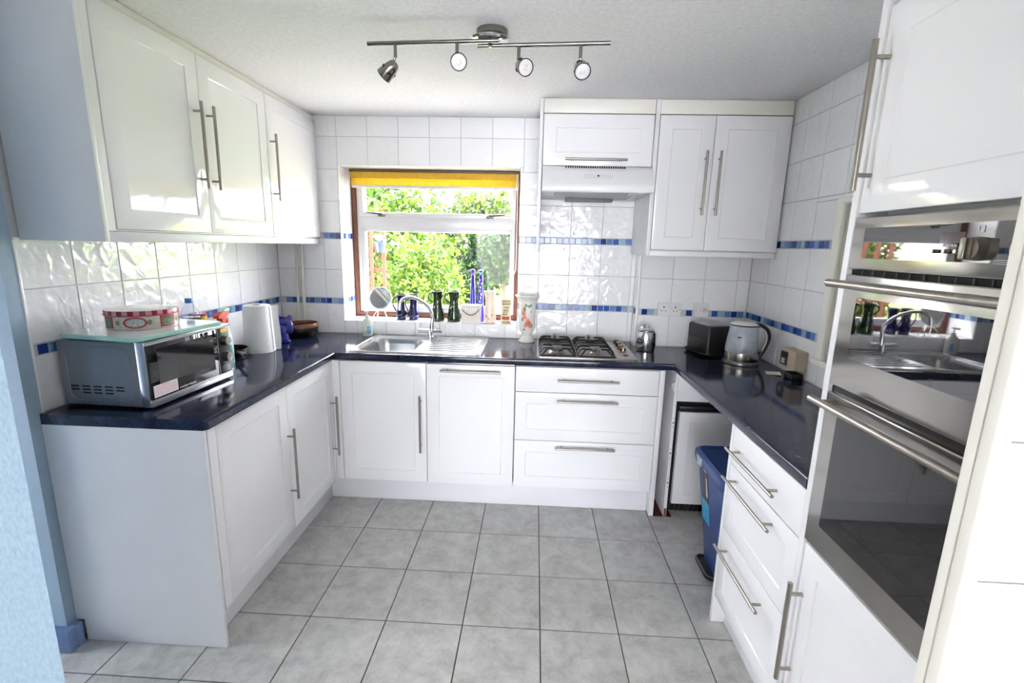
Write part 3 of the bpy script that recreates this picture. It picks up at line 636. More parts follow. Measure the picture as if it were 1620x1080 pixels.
# spotlight bar
sl = thing('spotlight_bar', (1.517, -1.20, H), 'brushed metal ceiling spotlight bar with four adjustable heads', 'ceiling light')
m_spot = mat('brushed spotlight metal', srgb(140, 138, 134), .2, 1, noise=(25, .06))
obj('ceiling_rose', lathe(NB(), (1.517, -1.20, H - .001), [(.0575, 0), (.0575, -.02), (.053, -.024), (0, -.024)], 40), m_spot, sl)
bm = NB(); lathe(bm, (1.507, -1.203, H - .022), [(.045, -.001), (.07, -.004), (.073, -.008), (.066, -.014), (.03, -.017), (0, -.017)], 40, sx=1.0, sy=.75); obj('trim_ring', bm, m_chrome, sl)
bm = NB(); cyl(bm, (1.512, -1.222, H - .03), (1.512, -1.222, 2.222), .006, n=12); obj('stem', bm, m_spot, sl)
for a, b, z in (((1.055, -1.205), (1.545, -1.240), 2.237), ((1.465, -1.206), (1.943, -1.239), 2.231)):
    obj('bar', cyl(NB(), (a[0], a[1], z), (b[0], b[1], z), .0075, n=16), m_spot, sl)
m_bulb = mat('frosted bulb glass', srgb(232, 232, 236), .08, noise=(60, .05)); m_core = mat('bulb core', srgb(236, 222, 218), .2, noise=(80, .05))
def spot(x, y, z0, c, d):
    c = Vector(c); d = Vector(d).normalized()
    bm = NB(); cyl(bm, (x, y, z0), (x, y, z0 - .042), .0062, n=12); cyl(bm, (x, y, z0 - .042), c, .0045, n=10); obj('arm', bm, m_spot, sl)
    q = d.to_track_quat('Z', 'Y').to_matrix().to_4x4(); mt = Matrix.Translation(c) @ q
    bm = NB(); lathe(bm, (0, 0, 0), [(0, -.034), (.012, -.033), (.0185, -.026), (.0235, -.01), (.0275, .012), (.0295, .034), (.0275, .034), (.026, .02), (0, .02)], 28, cap0=False)
    bmesh.ops.transform(bm, matrix=mt, verts=bm.verts[:]); h = obj('spot_head', bm, m_spot, sl)
    bm = NB(); lathe(bm, (0, 0, 0), [(.0265, .022), (.0265, .031), (.02, .033), (0, .034)], 28, cap0=False); bmesh.ops.transform(bm, matrix=mt, verts=bm.verts[:]); obj('bulb', bm, m_bulb, h)
    bm = NB(); lathe(bm, (0, 0, 0), [(.010, .033), (.008, .038), (0, .039)], 20); bmesh.ops.transform(bm, matrix=mt, verts=bm.verts[:]); obj('bulb_core', bm, m_core, h)
    bm = NB(); tube(bm, [(.0285 * math.cos(2 * PI * k / 28), .0285 * math.sin(2 * PI * k / 28), .0335) for k in range(28)], .0016, 6, closed=True); bmesh.ops.transform(bm, matrix=mt, verts=bm.verts[:]); obj('bezel', bm, m_black, h)
    bm = NB()
    for a in range(4):
        k = a * PI / 2 + .6; p = Vector((.0262 * math.cos(k), .0262 * math.sin(k), .008)); cyl(bm, p * .9, p * 1.03, .0075, n=14)
    bmesh.ops.transform(bm, matrix=mt, verts=bm.verts[:]); obj('vent_holes', bm, m_dark, h)
spot(1.160, -1.212, 2.232, (1.137, -1.208, 2.150), (-.62, .22, -.46))
spot(1.392, -1.229, 2.232, (1.396, -1.222, 2.172), (.18, -.95, -.32))
spot(1.616, -1.216, 2.226, (1.630, -1.214, 2.162), (.42, -.85, -.42))
spot(1.839, -1.232, 2.226, (1.844, -1.226, 2.154), (.12, -.75, -.62))

# ================================================================== THINGS ON THE WORKTOP
def cyl_patch(c, R, a0, w, z0, h, off=.0006, ell=True, n=12):     # a flat mark printed on a round body
    bm = NB(); c = Vector(c); Rf = R if callable(R) else (lambda z: R); cols = []
    for i in range(n + 1):
        u = -1 + 2 * i / n; hh = math.sqrt(max(.02, 1 - u * u)) if ell else 1
        col = []
        for z in (z0 - hh * h / 2, z0 + hh * h / 2):
            r = Rf(z) + off; a = a0 + u * w / 2 / r; col.append(bm.verts.new(c + Vector((r * math.cos(a), r * math.sin(a), z))))
        cols.append(col)
    for p, q in zip(cols, cols[1:]): bm.faces.new((p[0], q[0], q[1], p[1]))
    return bm
def xf(bm, m): bmesh.ops.transform(bm, matrix=m, verts=bm.verts[:]); return bm
LM = Matrix(((0, 0, 1), (1, 0, 0), (0, 1, 0))).to_4x4()           # text facing +x, reading towards +y
# --- microwave
m_mw = mat('silver grey paint', srgb(134, 138, 144), .35, .35, noise=(60, .03)); m_mwf = mat('silver trim', srgb(196, 197, 202), .22, .8, noise=(40, .03))
mw = thing('microwave', (.19, -1.338, .91), 'silver and black microwave oven with two dials on the left worktop', 'microwave', rz=-.03)
hx, hy, z0, z1 = .166, .221, .010, .247
obj('casing', B(-hx, -hy, z0, hx - .035, hy, z1, .005, 3), m_mw, mw, local=True)
obj('front_frame', B(hx - .0345, -hy - .001, z0, hx - .003, hy + .001, z1 + .001, .003), m_mwf, mw, local=True)
d = obj('door', B(hx - .003, -hy + .006, z0 + .027, hx + .004, hy - .08, z1 - .014, .0015), m_glassblk2, mw, local=True)
obj('door_window', B(hx + .0036, -hy + .045, z0 + .055, hx + .0046, hy - .105, z1 - .03), mat('tinted microwave window', srgb(30, 29, 30), .05, ior=1.7, noise=(300, .15)), d, local=True)
obj('bottom_trim', B(hx - .003, -hy, z0, hx + .005, hy, z0 + .026, .002), m_mwf, mw, local=True)
obj('top_trim', B(hx - .003, -hy, z1 - .013, hx + .005, hy, z1 + .001, .002), m_mwf, mw, local=True)
cp = obj('control_panel', B(hx - .003, hy - .078, z0 + .027, hx + .004, hy - .004, z1 - .014, .0015), m_black, mw, local=True)
obj('divider', B(hx + .0035, hy - .0805, z0 + .004, hx + .0052, hy - .078, z1 - .004), m_mwf, mw, local=True)
for z in (.178, .108): obj('dial', xf(lathe(NB(), (0, 0, 0), [(.0215, 0), (.0215, .010), (.0185, .018), (.0178, .022), (.016, .0225), (0, .0215)], 30), Matrix.Translation((hx + .004, hy - .04, z)) @ Matrix.Rotation(PI / 2, 4, 'Y')), m_steel, cp, local=True)
obj('door_button', B(hx + .003, hy - .066, .042, hx + .006, hy - .014, .07, .002), mat('grey button', srgb(120, 121, 126), .3, .5, noise=(90, .2)), cp, local=True)
obj('yellow_label', B(hx + .0038, hy - .055, .214, hx + .0046, hy - .018, .229), mat('yellow sticker', srgb(240, 205, 20), .5, noise=(90, .05)), cp, local=True)
st = obj('paper_sticker', B(hx + .0035, -hy + .014, .042, hx + .0052, -hy + .125, .086), mat('white sticker', srgb(238, 232, 236), .6, noise=(50, .01)), d, local=True)
bm = NB()
for i in range(6): box(bm, hx + .005, -hy + .02, .048 + i * .0055, hx + .0055, -hy + .118, .0488 + i * .0055)
box(bm, hx + .005, -hy + .055, .080, hx + .0055, -hy + .085, .082)
obj('printed_lines', bm, mat('red print', srgb(226, 120, 120), .6, noise=(90, .1)), st, local=True)
text_mesh('lettering', 'morphy richards', .0125, m_ink, d, Matrix.Translation((hx + .0044, -.045, .047)) @ LM)
bm = NB(); tube(bm, [(x, -hy - .0004, z) for x, z in rrect(-hx + .03, .03, hx - .06, .222, .03, 6)], .0024, 6, closed=True); obj('embossed_line', bm, m_mw, mw, local=True)
bm = NB()
for i in range(5):
    for j in range(2 + (0 < i < 4)): x = -hx + .035 + i * .043; z = .078 - j * .012; box(bm, x, -hy - .0006, z, x + .03, -hy + .004, z + .0055)
obj('vent_slots', bm, m_dark, mw, local=True)
for x in (-.12, .1):
    for y in (-.19, .19): obj('foot', cyl(NB(), (x, y, .0005), (x, y, .012), .014, n=14), m_black, mw, local=True)
# --- glass chopping board and tin on top of it
ZB = .91 + .2485
m_teal = mat('frosted green glass', srgb(168, 214, 200), .15, noise=(20, .04)); m_btop = mat('white glass top', srgb(222, 228, 228), .07, noise=(15, .02))
cb = thing('chopping_board', (.215, -1.378, ZB), 'pale green glass chopping board lying on the microwave', 'chopping board', rz=-.14)
obj('board', rings(NB(), [[(x, y, z) for x, y in rrect(-.165 + i, -.2 + i, .165 - i, .2 - i, .028)] for i, z in ((.002, .005), (0, .007), (0, .018), (.003, .021))]), m_teal, cb, local=True)
obj('top_face', rings(NB(), [[(x, y, z) for x, y in rrect(-.160, -.195, .160, .195, .026)] for z in (.020, .0216)]), m_btop, cb, local=True)
for x in (-.13, .13):
    for y in (-.165, .165): obj('foot', cyl(NB(), (x, y, .0003), (x, y, .006), .008, n=12), m_upvc, cb, local=True)
ZT = ZB + .0218; TCn = (.19, -1.365, ZT)
tn = thing('cake_tin', TCn, 'round cake tin with red checked lid and picture panels', 'tin')
obj('body', lathe(NB(), TCn, [(.112, .0003), (.114, .002), (.114, .056), (0, .056)], 56), mat('cream tin print', srgb(222, 212, 200), .3, noise=(70, .14)), tn)
lid = NB(); lathe(lid, TCn, [(.1165, .052), (.1165, .067), (.115, .0705), (.105, .0715), (0, .072)], 80, cap0=False)
lid.faces.ensure_lookup_table()
bmesh.ops.recalc_face_normals(lid, faces=lid.faces[:])
for f in lid.faces:
    c = f.calc_center_median() - Vector(TCn)
    if c.z < .0695: f.material_index = 1 + (int((math.atan2(c.y, c.x) + PI) / (2 * PI) * 40) % 2)
obj('lid', lid, [mat('pale printed lid', srgb(206, 206, 190), .25, noise=(14, .1)), mat('deep red tin', srgb(150, 26, 58), .3, noise=(60, .1)), mat('pink check tin', srgb(214, 150, 160), .3, noise=(60, .1))], tn)
obj('lid_rim', tube(NB(), [(TCn[0] + .117 * math.cos(2 * PI * k / 60), TCn[1] + .117 * math.sin(2 * PI * k / 60), ZT + .0525) for k in range(60)], .0016, 6, closed=True), MATS['deep red tin'], tn)
mred = mat('rose red print', srgb(190, 60, 84), .35, noise=(60, .1)); mpic = mat('picture print', srgb(196, 200, 198), .35, noise=(160, .4)); mpic2 = mat('green picture print', srgb(120, 140, 112), .35, noise=(160, .5))
for k, (deg, w) in enumerate(((-112, .05), (-62, .075), (-8, .062), (45, .075), (100, .062))):
    a = math.radians(deg)
    md = obj('medallion', cyl_patch(TCn, .114, a, w, .028, .042, .0008, ell=(k % 2 == 1)), mred, tn)
    obj('picture', cyl_patch(TCn, .114, a, w * .8, .028, .031, .0016, ell=(k % 2 == 1)), mpic if k % 2 else mpic2, md)
    obj('rosette', cyl_patch(TCn, .114, a + .38, .016, .028, .018, .0008), mpic2, tn)
# --- plastic bottle, tall tin, sprays behind the microwave
bo = thing('water_bottle', (.095, -.985, .91), 'clear plastic water bottle with blue cap behind the microwave', 'bottle')
obj('body', lathe(NB(), (.095, -.985, .9105), [(.03, 0), (.043, .004), (.043, .12), (.041, .13), (.043, .14), (.043, .235), (.036, .27), (.018, .306), (.013, .315)], 28), glass_mat('clear plastic', (.86, .9, .96, 1), 1.5), bo)
obj('water', lathe(NB(), (.095, -.985, .9115), [(.028, 0), (.041, .004), (.041, .245), (0, .245)], 28), glass_mat('bottled water', (.72, .78, .9, 1), 1.33), bo)
obj('cap', lathe(NB(), (.095, -.985, 1.222), [(.0165, 0), (.0165, .018), (.015, .021), (0, .021)], 24), mat('blue cap', srgb(60, 120, 190), .4, noise=(60, .06)), bo)
tt = thing('storage_tin', (.07, -.90, .91), 'tall drum with red and yellow bands beside the clear bottle', 'tin')
obj('body', lathe(NB(), (.07, -.90, .9105), [(.036, 0), (.037, .002), (.037, .225), (0, .225)], 28), mat('navy drum', srgb(40, 50, 96), .35, noise=(30, .1)), tt)
obj('red_band', lathe(NB(), (.07, -.90, 1.108), [(.0376, 0), (.0376, .02)], 28, False), mat('red drum band', srgb(178, 30, 40), .35, noise=(30, .1)), tt)
obj('yellow_band', lathe(NB(), (.07, -.90, 1.129), [(.0376, 0), (.0376, .02)], 28, False), mat('yellow drum band', srgb(226, 186, 70), .35, noise=(30, .1)), tt)
obj('lid', lathe(NB(), (.07, -.90, 1.150), [(.0385, 0), (.0385, .008), (.036, .01), (0, .009)], 28), mred, tt)
def spray(loc, lab, mb, mh, ml, rz, sc=1.0):
    t = thing('spray_bottle', loc, lab, 'spray bottle', 'cleaning sprays', rz=rz)
    obj('body', rings(NB(), [[(x, y, z * sc) for x, y in rrect(-a, -b, a, b, min(a, b) * .95, 6)] for a, b, z in ((.022, .036, .0005), (.024, .04, .004), (.024, .04, .10), (.021, .034, .15), (.014, .018, .19), (.012, .012, .21))]), mb, t, local=True)
    obj('label', rings(NB(), [[(x, y, z * sc) for x, y in rrect(-a, -b, a, b, min(a, b) * .95, 6)] for a, b, z in ((.0245, .0405, .02), (.0245, .0405, .1), (.0225, .037, .13))], False, False), ml, t, local=True)
    obj('collar', cyl(NB(), (0, 0, .205 * sc), (0, 0, .235 * sc), .0135, n=16), MATS['white window frame'], t, local=True)
    h = obj('spray_head', prism(NB(), [(-.05, .26 * sc), (-.045, .272 * sc), (-.01, .283 * sc), (.05, .281 * sc), (.055, .27 * sc), (.03, .262 * sc), (.012, .235 * sc), (-.014, .235 * sc), (-.02, .255 * sc)], 'x', -.012, .012), mh, t, local=True)
    obj('trigger', tube(NB(), [(0, .034, .262 * sc), (0, .042, .24 * sc), (0, .055, .215 * sc)], .0055, 8), mh, h, local=True)
spray((.285, -1.045, .91), 'white and green spray bottle with red trigger next to the microwave', mat('white spray plastic', srgb(236, 236, 236), .3, noise=(20, .02)), mat('red trigger plastic', srgb(216, 52, 34), .35, noise=(40, .08)), mat('teal label', srgb(28, 122, 100), .4, noise=(60, .15)), .15)
spray((.20, -.90, .91), 'spray bottle with pale green head behind the red-triggered one', mat('pale spray plastic', srgb(214, 230, 222), .3, noise=(20, .02)), mat('pale green plastic', srgb(176, 216, 196), .35, noise=(40, .04)), mat('pale label', srgb(190, 214, 214), .4, noise=(60, .1)), .3, .98)
pn = thing('saucepan', (.125, -.77, .91), 'black saucepan with its handle poking out behind the spray bottle', 'saucepan')
obj('pan', lathe(NB(), (.125, -.77, .9105), [(.075, 0), (.082, .004), (.086, .05), (.088, .052), (.084, .052), (.079, .008), (0, .006)], 36), m_black, pn)
obj('handle', tube(NB(), [(.195, -.815, .95), (.25, -.87, .962), (.30, -.925, .968), (.315, -.94, .968)], [.008, .0085, .0105, .009], 10), m_black, pn)
# --- kitchen roll
kr = thing('kitchen_roll', (.185, -.6, .91), 'white roll of kitchen paper standing on the left worktop', 'paper roll')
m_kp = mat('kitchen paper', srgb(240, 243, 246), .9, noise=(90, .02), bump=(140, .4, .003))
obj('roll', lathe(NB(), (.185, -.6, .9105), [(.078, 0), (.078, .003), (.073, .12), (.068, .256), (.066, .258), (.02, .258), (.02, .23), (0, .23)], 40), m_kp, kr)
obj('core', lathe(NB(), (.185, -.6, 1.165), [(.0205, 0), (.0205, .0045), (.0185, .0045), (.0185, -.02)], 24, False), mat('cardboard', srgb(186, 170, 150), .9, noise=(60, .08)), kr)
obj('loose_sheet', rings(NB(), [[(.185 + (.0775 - .0095 * f) * math.cos(a) + .004, -.6 + (.0775 - .0095 * f) * math.sin(a), .913 + .25 * f) for a in (0.05, .3, .5)] + [(.185 + .092 + .004 * math.sin(f * 6), -.6 + .058, .913 + .25 * f), (.185 + .090 + .004 * math.sin(f * 6), -.6 + .06, .913 + .25 * f)] + [(.185 + (.0765 - .0095 * f) * math.cos(a) + .002, -.6 + (.0765 - .0095 * f) * math.sin(a), .913 + .25 * f) for a in (.5, .3, .05)] for f in (0, .25, .5, .75, 1)]), m_kp, kr)
# --- blue ceramic ornament
fg = thing('ceramic_ornament', (.175, -.335, .91), 'glossy dark blue ceramic ornament beside the kitchen roll', 'ornament')
m_cob = mat('cobalt glaze', srgb(22, 24, 120), .06, ior=1.6, noise=(25, .25))
bm = NB()
for c, r, sc in (((0, 0, .085), .045, (1, 1, 1.1)), ((.012, -.01, .125), .036, (1.1, 1, .85)), ((-.012, -.022, .152), .017, (1, 1, 1)), ((.05, .005, .148), .0165, (1, 1, 1)), ((.015, -.005, .03), .026, (1, 1, 1.2)), ((.02, -.02, .010), .032, (1.25, 1, .32)),
                 ((-.04, -.005, .075), .026, (.9, 1, 1.5)), ((.052, -.005, .09), .026, (.9, 1, 1.6)), ((.03, -.04, .07), .016, (1, 1, 1.9)), ((-.015, -.042, .07), .016, (1, 1, 1.9))):
    sph(bm, (.175 + c[0], -.335 + c[1], .911 + c[2]), r, 10, sc)
o = obj('body', bm, m_cob, fg)
md = o.modifiers.new('blend', 'REMESH'); md.mode = 'VOXEL'; md.voxel_size = .004; md.use_smooth_shade = True
ms = o.modifiers.new('soften', 'SMOOTH'); ms.iterations = 6
# --- stoneware dish
sd_ = thing('stoneware_bowl', (.2, -.145, .91), 'low black stoneware bowl with copper brown rim in the corner', 'bowl')
obj('bowl', lathe(NB(), (.2, -.145, .9105), [(.07, 0), (.085, .004), (.099, .025), (.104, .05), (.103, .066), (.098, .066), (.095, .045), (.085, .02), (0, .012)], 44), mat('black stoneware', srgb(22, 20, 22), .25, noise=(30, .2)), sd_)
obj('rim_band', lathe(NB(), (.2, -.145, .9105), [(.1035, .064), (.103, .082), (.101, .088), (.098, .089), (.0955, .082), (.097, .064)], 44, False), mat('copper brown glaze', srgb(128, 84, 62), .25, noise=(30, .15)), sd_)
# --- soap dispenser
sp_ = thing('soap_dispenser', (.607, -.062, .91), 'clear hand soap bottle with white pump beside the sink', 'soap dispenser')
obj('bottle', rings(NB(), [[(.607 + x, -.062 + y, .9105 + z) for x, y in rrect(-a, -b, a, b, b * .9, 6)] for a, b, z in ((.03, .02, 0), (.034, .023, .004), (.037, .024, .04), (.036, .024, .085), (.03, .021, .105), (.013, .013, .118))]), mat('cloudy soap bottle', srgb(226, 232, 226), .12, noise=(12, .03)), sp_)
obj('label', rings(NB(), [[(.607 + x, -.0865 + y, .9105 + z) for x, z in rrect(.004, .02, .03, .07, .008, 4)] for y in (.002, -.0006)]), mat('pale blue label', srgb(150, 196, 226), .4, noise=(90, .15)), sp_)
bm = NB(); cyl(bm, (.607, -.062, 1.028), (.607, -.062, 1.045), .013, n=16); cyl(bm, (.607, -.062, 1.045), (.607, -.062, 1.072), .0045, n=10); box(bm, .597, -.095, 1.07, .617, -.05, 1.081, .004); obj('pump', bm, mat('pump plastic', srgb(206, 214, 222), .3, noise=(20, .02)), sp_)
# ------------------------------------------------------------------ window sill things
ZS = WZ0 + .0005
mr = thing('shaving_mirror', (.657, .062, ZS), 'small round mirror on a wire stand at the left end of the sill', 'mirror')
tl = Matrix.Translation((.657, .068, 1.147)) @ Matrix.Rotation(math.radians(-12), 4, 'X') @ Matrix.Rotation(math.radians(90), 4, 'X')
obj('frame', xf(tube(NB(), [(.072 * math.cos(2 * PI * k / 40), .072 * math.sin(2 * PI * k / 40), 0) for k in range(40)], .0055, 10, closed=True), tl), m_chrome, mr)
obj('mirror_glass', xf(cyl(NB(), (0, 0, -.002), (0, 0, .002), .070, n=40), tl), mat('mirror silver', srgb(240, 240, 240), .01, 1, noise=(2, .005)), mr)
bm = NB(); arc = [(.657 + .08 * math.cos(a), .068, 1.147 + .08 * math.sin(a)) for a in [PI + PI * k / 16 for k in range(17)]]; tube(bm, arc, .0028, 8); sph(bm, (.577, .068, 1.147), .006, 6); sph(bm, (.737, .068, 1.147), .006, 6)
obj('yoke', bm, m_chrome, mr)
for dx in (-.05, .05): obj('leg', tube(NB(), spline([(.657 + dx * .4, .068, 1.066), (.657 + dx * .8, .05, 1.035), (.657 + dx, .03, ZS + .0035), (.657 + dx * 1.1, .06, ZS + .0035), (.657 + dx * .8, .1, ZS + .0035), (.657 + dx * .4, .075, 1.066)], 5), .0026, 8), m_chrome, mr)
m_navy = mat('navy glaze', srgb(20, 18, 72), .08, ior=1.6, noise=(25, .2)); m_grn = mat('dark green glaze', srgb(28, 52, 22), .1, ior=1.6, noise=(25, .35))
for x, lab in ((.79, 'dark navy flared jug on the sill, the one nearer the mirror'), (.876, 'dark navy flared jug on the sill, the one nearer the green jugs')):
    t = thing('navy_jug', (x, .1, ZS), lab, 'jug', 'pair of navy jugs')
    obj('body', lathe(NB(), (x, .1, ZS), [(.03, 0), (.032, .004), (.03, .018), (.04, .034), (.041, .042), (.03, .066), (.026, .10), (.027, .135), (.034, .16), (.0395, .172), (.037, .173), (.031, .158), (.023, .13), (.022, .1), (0, .06)], 36), m_navy, t)
    obj('handle', tube(NB(), spline([(x - .03, .09, ZS + .155), (x - .048, .085, ZS + .14), (x - .05, .085, ZS + .10), (x - .034, .09, ZS + .06)], 5), .0045, 8), m_navy, t)
for x, lab in ((1.045, 'green glazed waisted jug on the sill, the one behind the tap'), (1.158, 'green glazed waisted jug on the sill, the one beside the white planter')):
    t = thing('green_jug', (x, .09, ZS), lab, 'jug', 'pair of green jugs')
    obj('body', lathe(NB(), (x, .09, ZS), [(.045, 0), (.047, .004), (.045, .03), (.036, .09), (.031, .135), (.033, .17), (.040, .2), (.0415, .204), (.039, .205), (.036, .2), (.029, .165), (.027, .135), (0, .1)], 40), m_grn, t)
    obj('handle', tube(NB(), spline([(x - .034, .083, ZS + .19), (x - .055, .08, ZS + .185), (x - .06, .08, ZS + .155), (x - .032, .085, ZS + .125)], 5), .005, 8), m_grn, t)
    obj('vine_relief', tube(NB(), spline([(x + .040 * math.sin(a), .09 - .040 * math.cos(a), ZS + z) for a, z in ((1.3, .18), (.9, .16), (.4, .13), (0, .11), (-.5, .09))], 4), .0036, 6), mat('olive relief', srgb(70, 92, 44), .15, noise=(30, .2)), t)
# white openwork planter
pl = thing('planter_box', (1.283, .045, ZS), 'small white square planter with pierced sides and flower garland', 'planter')
m_por = mat('white porcelain', srgb(236, 230, 222), .15, noise=(12, .02))
bm = NB(); rings(bm, [[(1.283 + x, .045 + y, ZS + z) for x, y in rrect(-a, -a * .62, a, a * .62, .006, 3)] for a, z in ((.062, 0), (.063, .004), (.065, .115), (.07, .119), (.07, .123), (.058, .123), (.056, .012))]); obj('box', bm, m_por, pl)
for i in range(5): h = .032 - abs(i - 2) * .006; obj('pierced_slot', B(1.247 + i * .016, .0030, ZS + .108 - h, 1.254 + i * .016, .0052, ZS + .108, .001), m_dark if False else mat('slot white', srgb(252, 252, 252), .3, noise=(9, .01)), pl)
m_ros = mat('dusty rose print', srgb(150, 92, 92), .4, noise=(90, .2)); m_lf = mat('leaf print', srgb(104, 118, 92), .4, noise=(90, .2))
for i in range(15):
    f = i / 14 * 2 - 1; x = 1.283 + f * .055; z = ZS + .058 + .034 * f * f
    obj('painted_flower', cyl(NB(), (x, .0052, z), (x, .0032, z), .0046 + .0015 * (i % 2), n=8), m_ros if i % 3 else m_lf, pl)
m_sp = mat('violet blue glass', srgb(62, 40, 190), .05, ior=1.5, noise=(30, .15))
for x, lab, cap in ((1.282, 'tall violet glass stopper bottle behind the planter with a round purple top', (118, 70, 230)), (1.337, 'tall violet glass bottle with white swirls and a flat blue top', (70, 120, 225))):
    t = thing('glass_bottle', (x, .115, ZS), lab, 'bottle', 'violet glass bottles')
    prof = lambda z: .024 - .0125 * min(1, z / .31)
    obj('body', lathe(NB(), (x, .115, ZS), [(.022, 0)] + [(prof(z), z) for z in (.004, .1, .2, .31)] + [(.008, .316), (0, .316)], 24), m_sp, t)
    mc = mat('stopper ' + str(x), srgb(*cap), .05, noise=(30, .1))
    bm = NB(); cyl(bm, (x, .115, ZS + .316), (x, .115, ZS + .328), .006, n=12); sph(bm, (x, .115, ZS + .342), .0155, 10, (1, 1, 1) if x < 1.3 else (1.15, 1.15, .7)); obj('stopper', bm, mc, t)
    if x > 1.3:
        for k in range(7): obj('white_swirl', cyl_patch((x, .115, ZS), prof, -1.9 + .35 * (k % 3), .008, .14 + k * .024, .016, .0006), m_por, t)
t = thing('cream_vase', (1.407, .06, ZS), 'cream waisted vase with faint flowers on the sill', 'vase')
obj('body', lathe(NB(), (1.407, .06, ZS), [(.03, 0), (.036, .004), (.043, .03), (.042, .05), (.036, .085), (.031, .13), (.033, .17), (.039, .21), (.0385, .216), (.036, .215), (.029, .17), (0, .1)], 40), mat('cream glaze', srgb(236, 218, 200), .15, noise=(14, .03)), t)
for a, z, r in ((-2.1, .05, .010), (-1.7, .035, .008), (-1.2, .06, .007)): obj('painted_flower', cyl_patch((1.407, .06, ZS), .0425, a, r * 1.6, z, r, .0008), m_ros, t)
t = thing('patterned_tumbler', (1.515, .06, ZS), 'slim tumbler with black, cream and orange geometric bands', 'tumbler')
obj('body', lathe(NB(), (1.515, .06, ZS), [(.031, 0), (.033, .003), (.033, .163), (.0315, .165), (.03, .16), (.029, .02), (0, .015)], 36), mat('cream pottery', srgb(228, 214, 180), .3, noise=(30, .05)), t)
m_org = mat('orange glaze', srgb(196, 84, 40), .3, noise=(60, .2)); m_gg = mat('grey green glaze', srgb(130, 140, 124), .3, noise=(60, .2))
for k in range(9):
    a = -PI / 2 - 1.2 + k * .3
    for z in (.012, .135, .153): obj('painted_mark', cyl_patch((1.515, .06, ZS), .033, a, .0055, z, .013, .0005, ell=False), m_black, t)
obj('orange_band', cyl_patch((1.515, .06, ZS), .033, -PI / 2, .058, .04, .022, .0005, ell=False), m_org, t)
for k in range(5): obj('painted_bar', cyl_patch((1.515, .06, ZS), .033, -PI / 2 + .12 * (k - 2), .034, .066 + k * .012, .0055, .0007, ell=False), m_black if k % 2 == 0 else m_gg, t)
# ------------------------------------------------------------------ worktop, right part
VC = (1.661, -.088, .9105)
v = thing('rose_vase', VC, 'tall white footed vase painted with pink roses by the hob', 'vase')
vp = [(.052, 0), (.054, .004), (.05, .012), (.036, .03), (.028, .04), (.033, .055), (.044, .075), (.049, .1), (.052, .18), (.056, .26), (.058, .272), (.07, .284), (.0785, .294), (.079, .3), (.075, .303), (.06, .298), (.05, .27), (.045, .1), (0, .07)]
obj('body', lathe(NB(), VC, vp, 48), mat('ivory porcelain', srgb(230, 228, 220), .12, noise=(10, .02)), v)
vr = lambda z: float(np.interp(z, [.075, .1, .18, .26], [.044, .049, .052, .056]))
m_pk = mat('pink rose paint', srgb(222, 140, 122), .4, noise=(200, .3)); m_rd = mat('deep rose paint', srgb(200, 100, 78), .4, noise=(200, .3)); m_gl = mat('painted leaf', srgb(128, 146, 120), .4, noise=(200, .3))
for a, z, w_, h_, m in ((-1.9, .215, .02, .03, m_gl), (-1.72, .24, .018, .02, m_gl), (-1.35, .235, .02, .018, m_gl), (-1.15, .24, .014, .016, m_gl), (-2.0, .19, .028, .034, m_pk), (-1.85, .165, .022, .022, m_pk), (-2.15, .15, .016, .026, m_gl), (-1.45, .125, .04, .04, m_rd), (-1.75, .11, .026, .024, m_pk), (-1.2, .105, .022, .022, m_pk), (-.95, .11, .016, .026, m_gl), (-1.55, .15, .026, .02, m_pk), (-1.95, .085, .016, .014, m_gl), (-1.1, .2, .006, .014, m_gl), (-1.35, .13, .018, .018, m_pk)):
    obj('painted_flower', cyl_patch(VC, vr, a, w_, z, h_, .0006 + .0002 * random.random(), n=10), m, v)
cn = thing('steel_canister', (2.387, -.25, .91), 'polished steel canister with domed lid beside the hob', 'canister')
obj('body', lathe(NB(), (2.387, -.25, .9105), [(.05, 0), (.054, .003), (.0575, .03), (.0585, .07), (.057, .105), (.053, .118), (.046, .121), (0, .121)], 44), m_chrome, cn)
obj('lid', lathe(NB(), (2.387, -.25, 1.0315), [(.048, 0), (.048, .005), (.04, .014), (.02, .021), (.006, .023), (.004, .028), (.008, .033), (.007, .038), (0, .040)], 40), m_chrome, cn)
obj('thumb_lever', tube(NB(), spline([(2.35, -.245, 1.038), (2.362, -.25, 1.062), (2.378, -.25, 1.066)], 4), .003, 8), m_chrome, cn)
# black countertop appliance
ap = thing('counter_appliance', (2.765, -.262, .91), 'black box-shaped countertop appliance on a drip tray in the right corner', 'appliance', rz=.26)
m_ab = mat('matt black plastic', srgb(24, 24, 26), .35, noise=(40, .08))
obj('tray', rings(NB(), [[(x, y, z) for x, y in rrect(-.115 + i, -.125 + i, .085 - i, .125 - i, .06, 7)] for i, z in ((.012, .0005), (0, .016), (.001, .022), (.006, .021), (.012, .012))]), m_black, ap, local=True)
obj('body', rings(NB(), [[(x, y, z) for x, y in rrect(-.085 + i, -.10 + i, .075 - i, .11 - i, .012, 4)] for i, z in ((0, .0125), (0, .168), (.004, .176), (.01, .178))]), m_ab, ap, local=True)
bm = NB()
for i in range(7): box(bm, -.0862, -.08 + i * .025, .098, -.0845, -.066 + i * .025, .108)
obj('vent_slots', bm, m_dark, ap, local=True)
obj('top_panel', rings(NB(), [[(x, y, z) for x, y in rrect(-.07, -.06, .075, .1, .012, 4)] for z in (.1775, .1815)]), mat('silver top panel', srgb(206, 200, 196), .25, 0, noise=(8, .08)), ap, local=True)
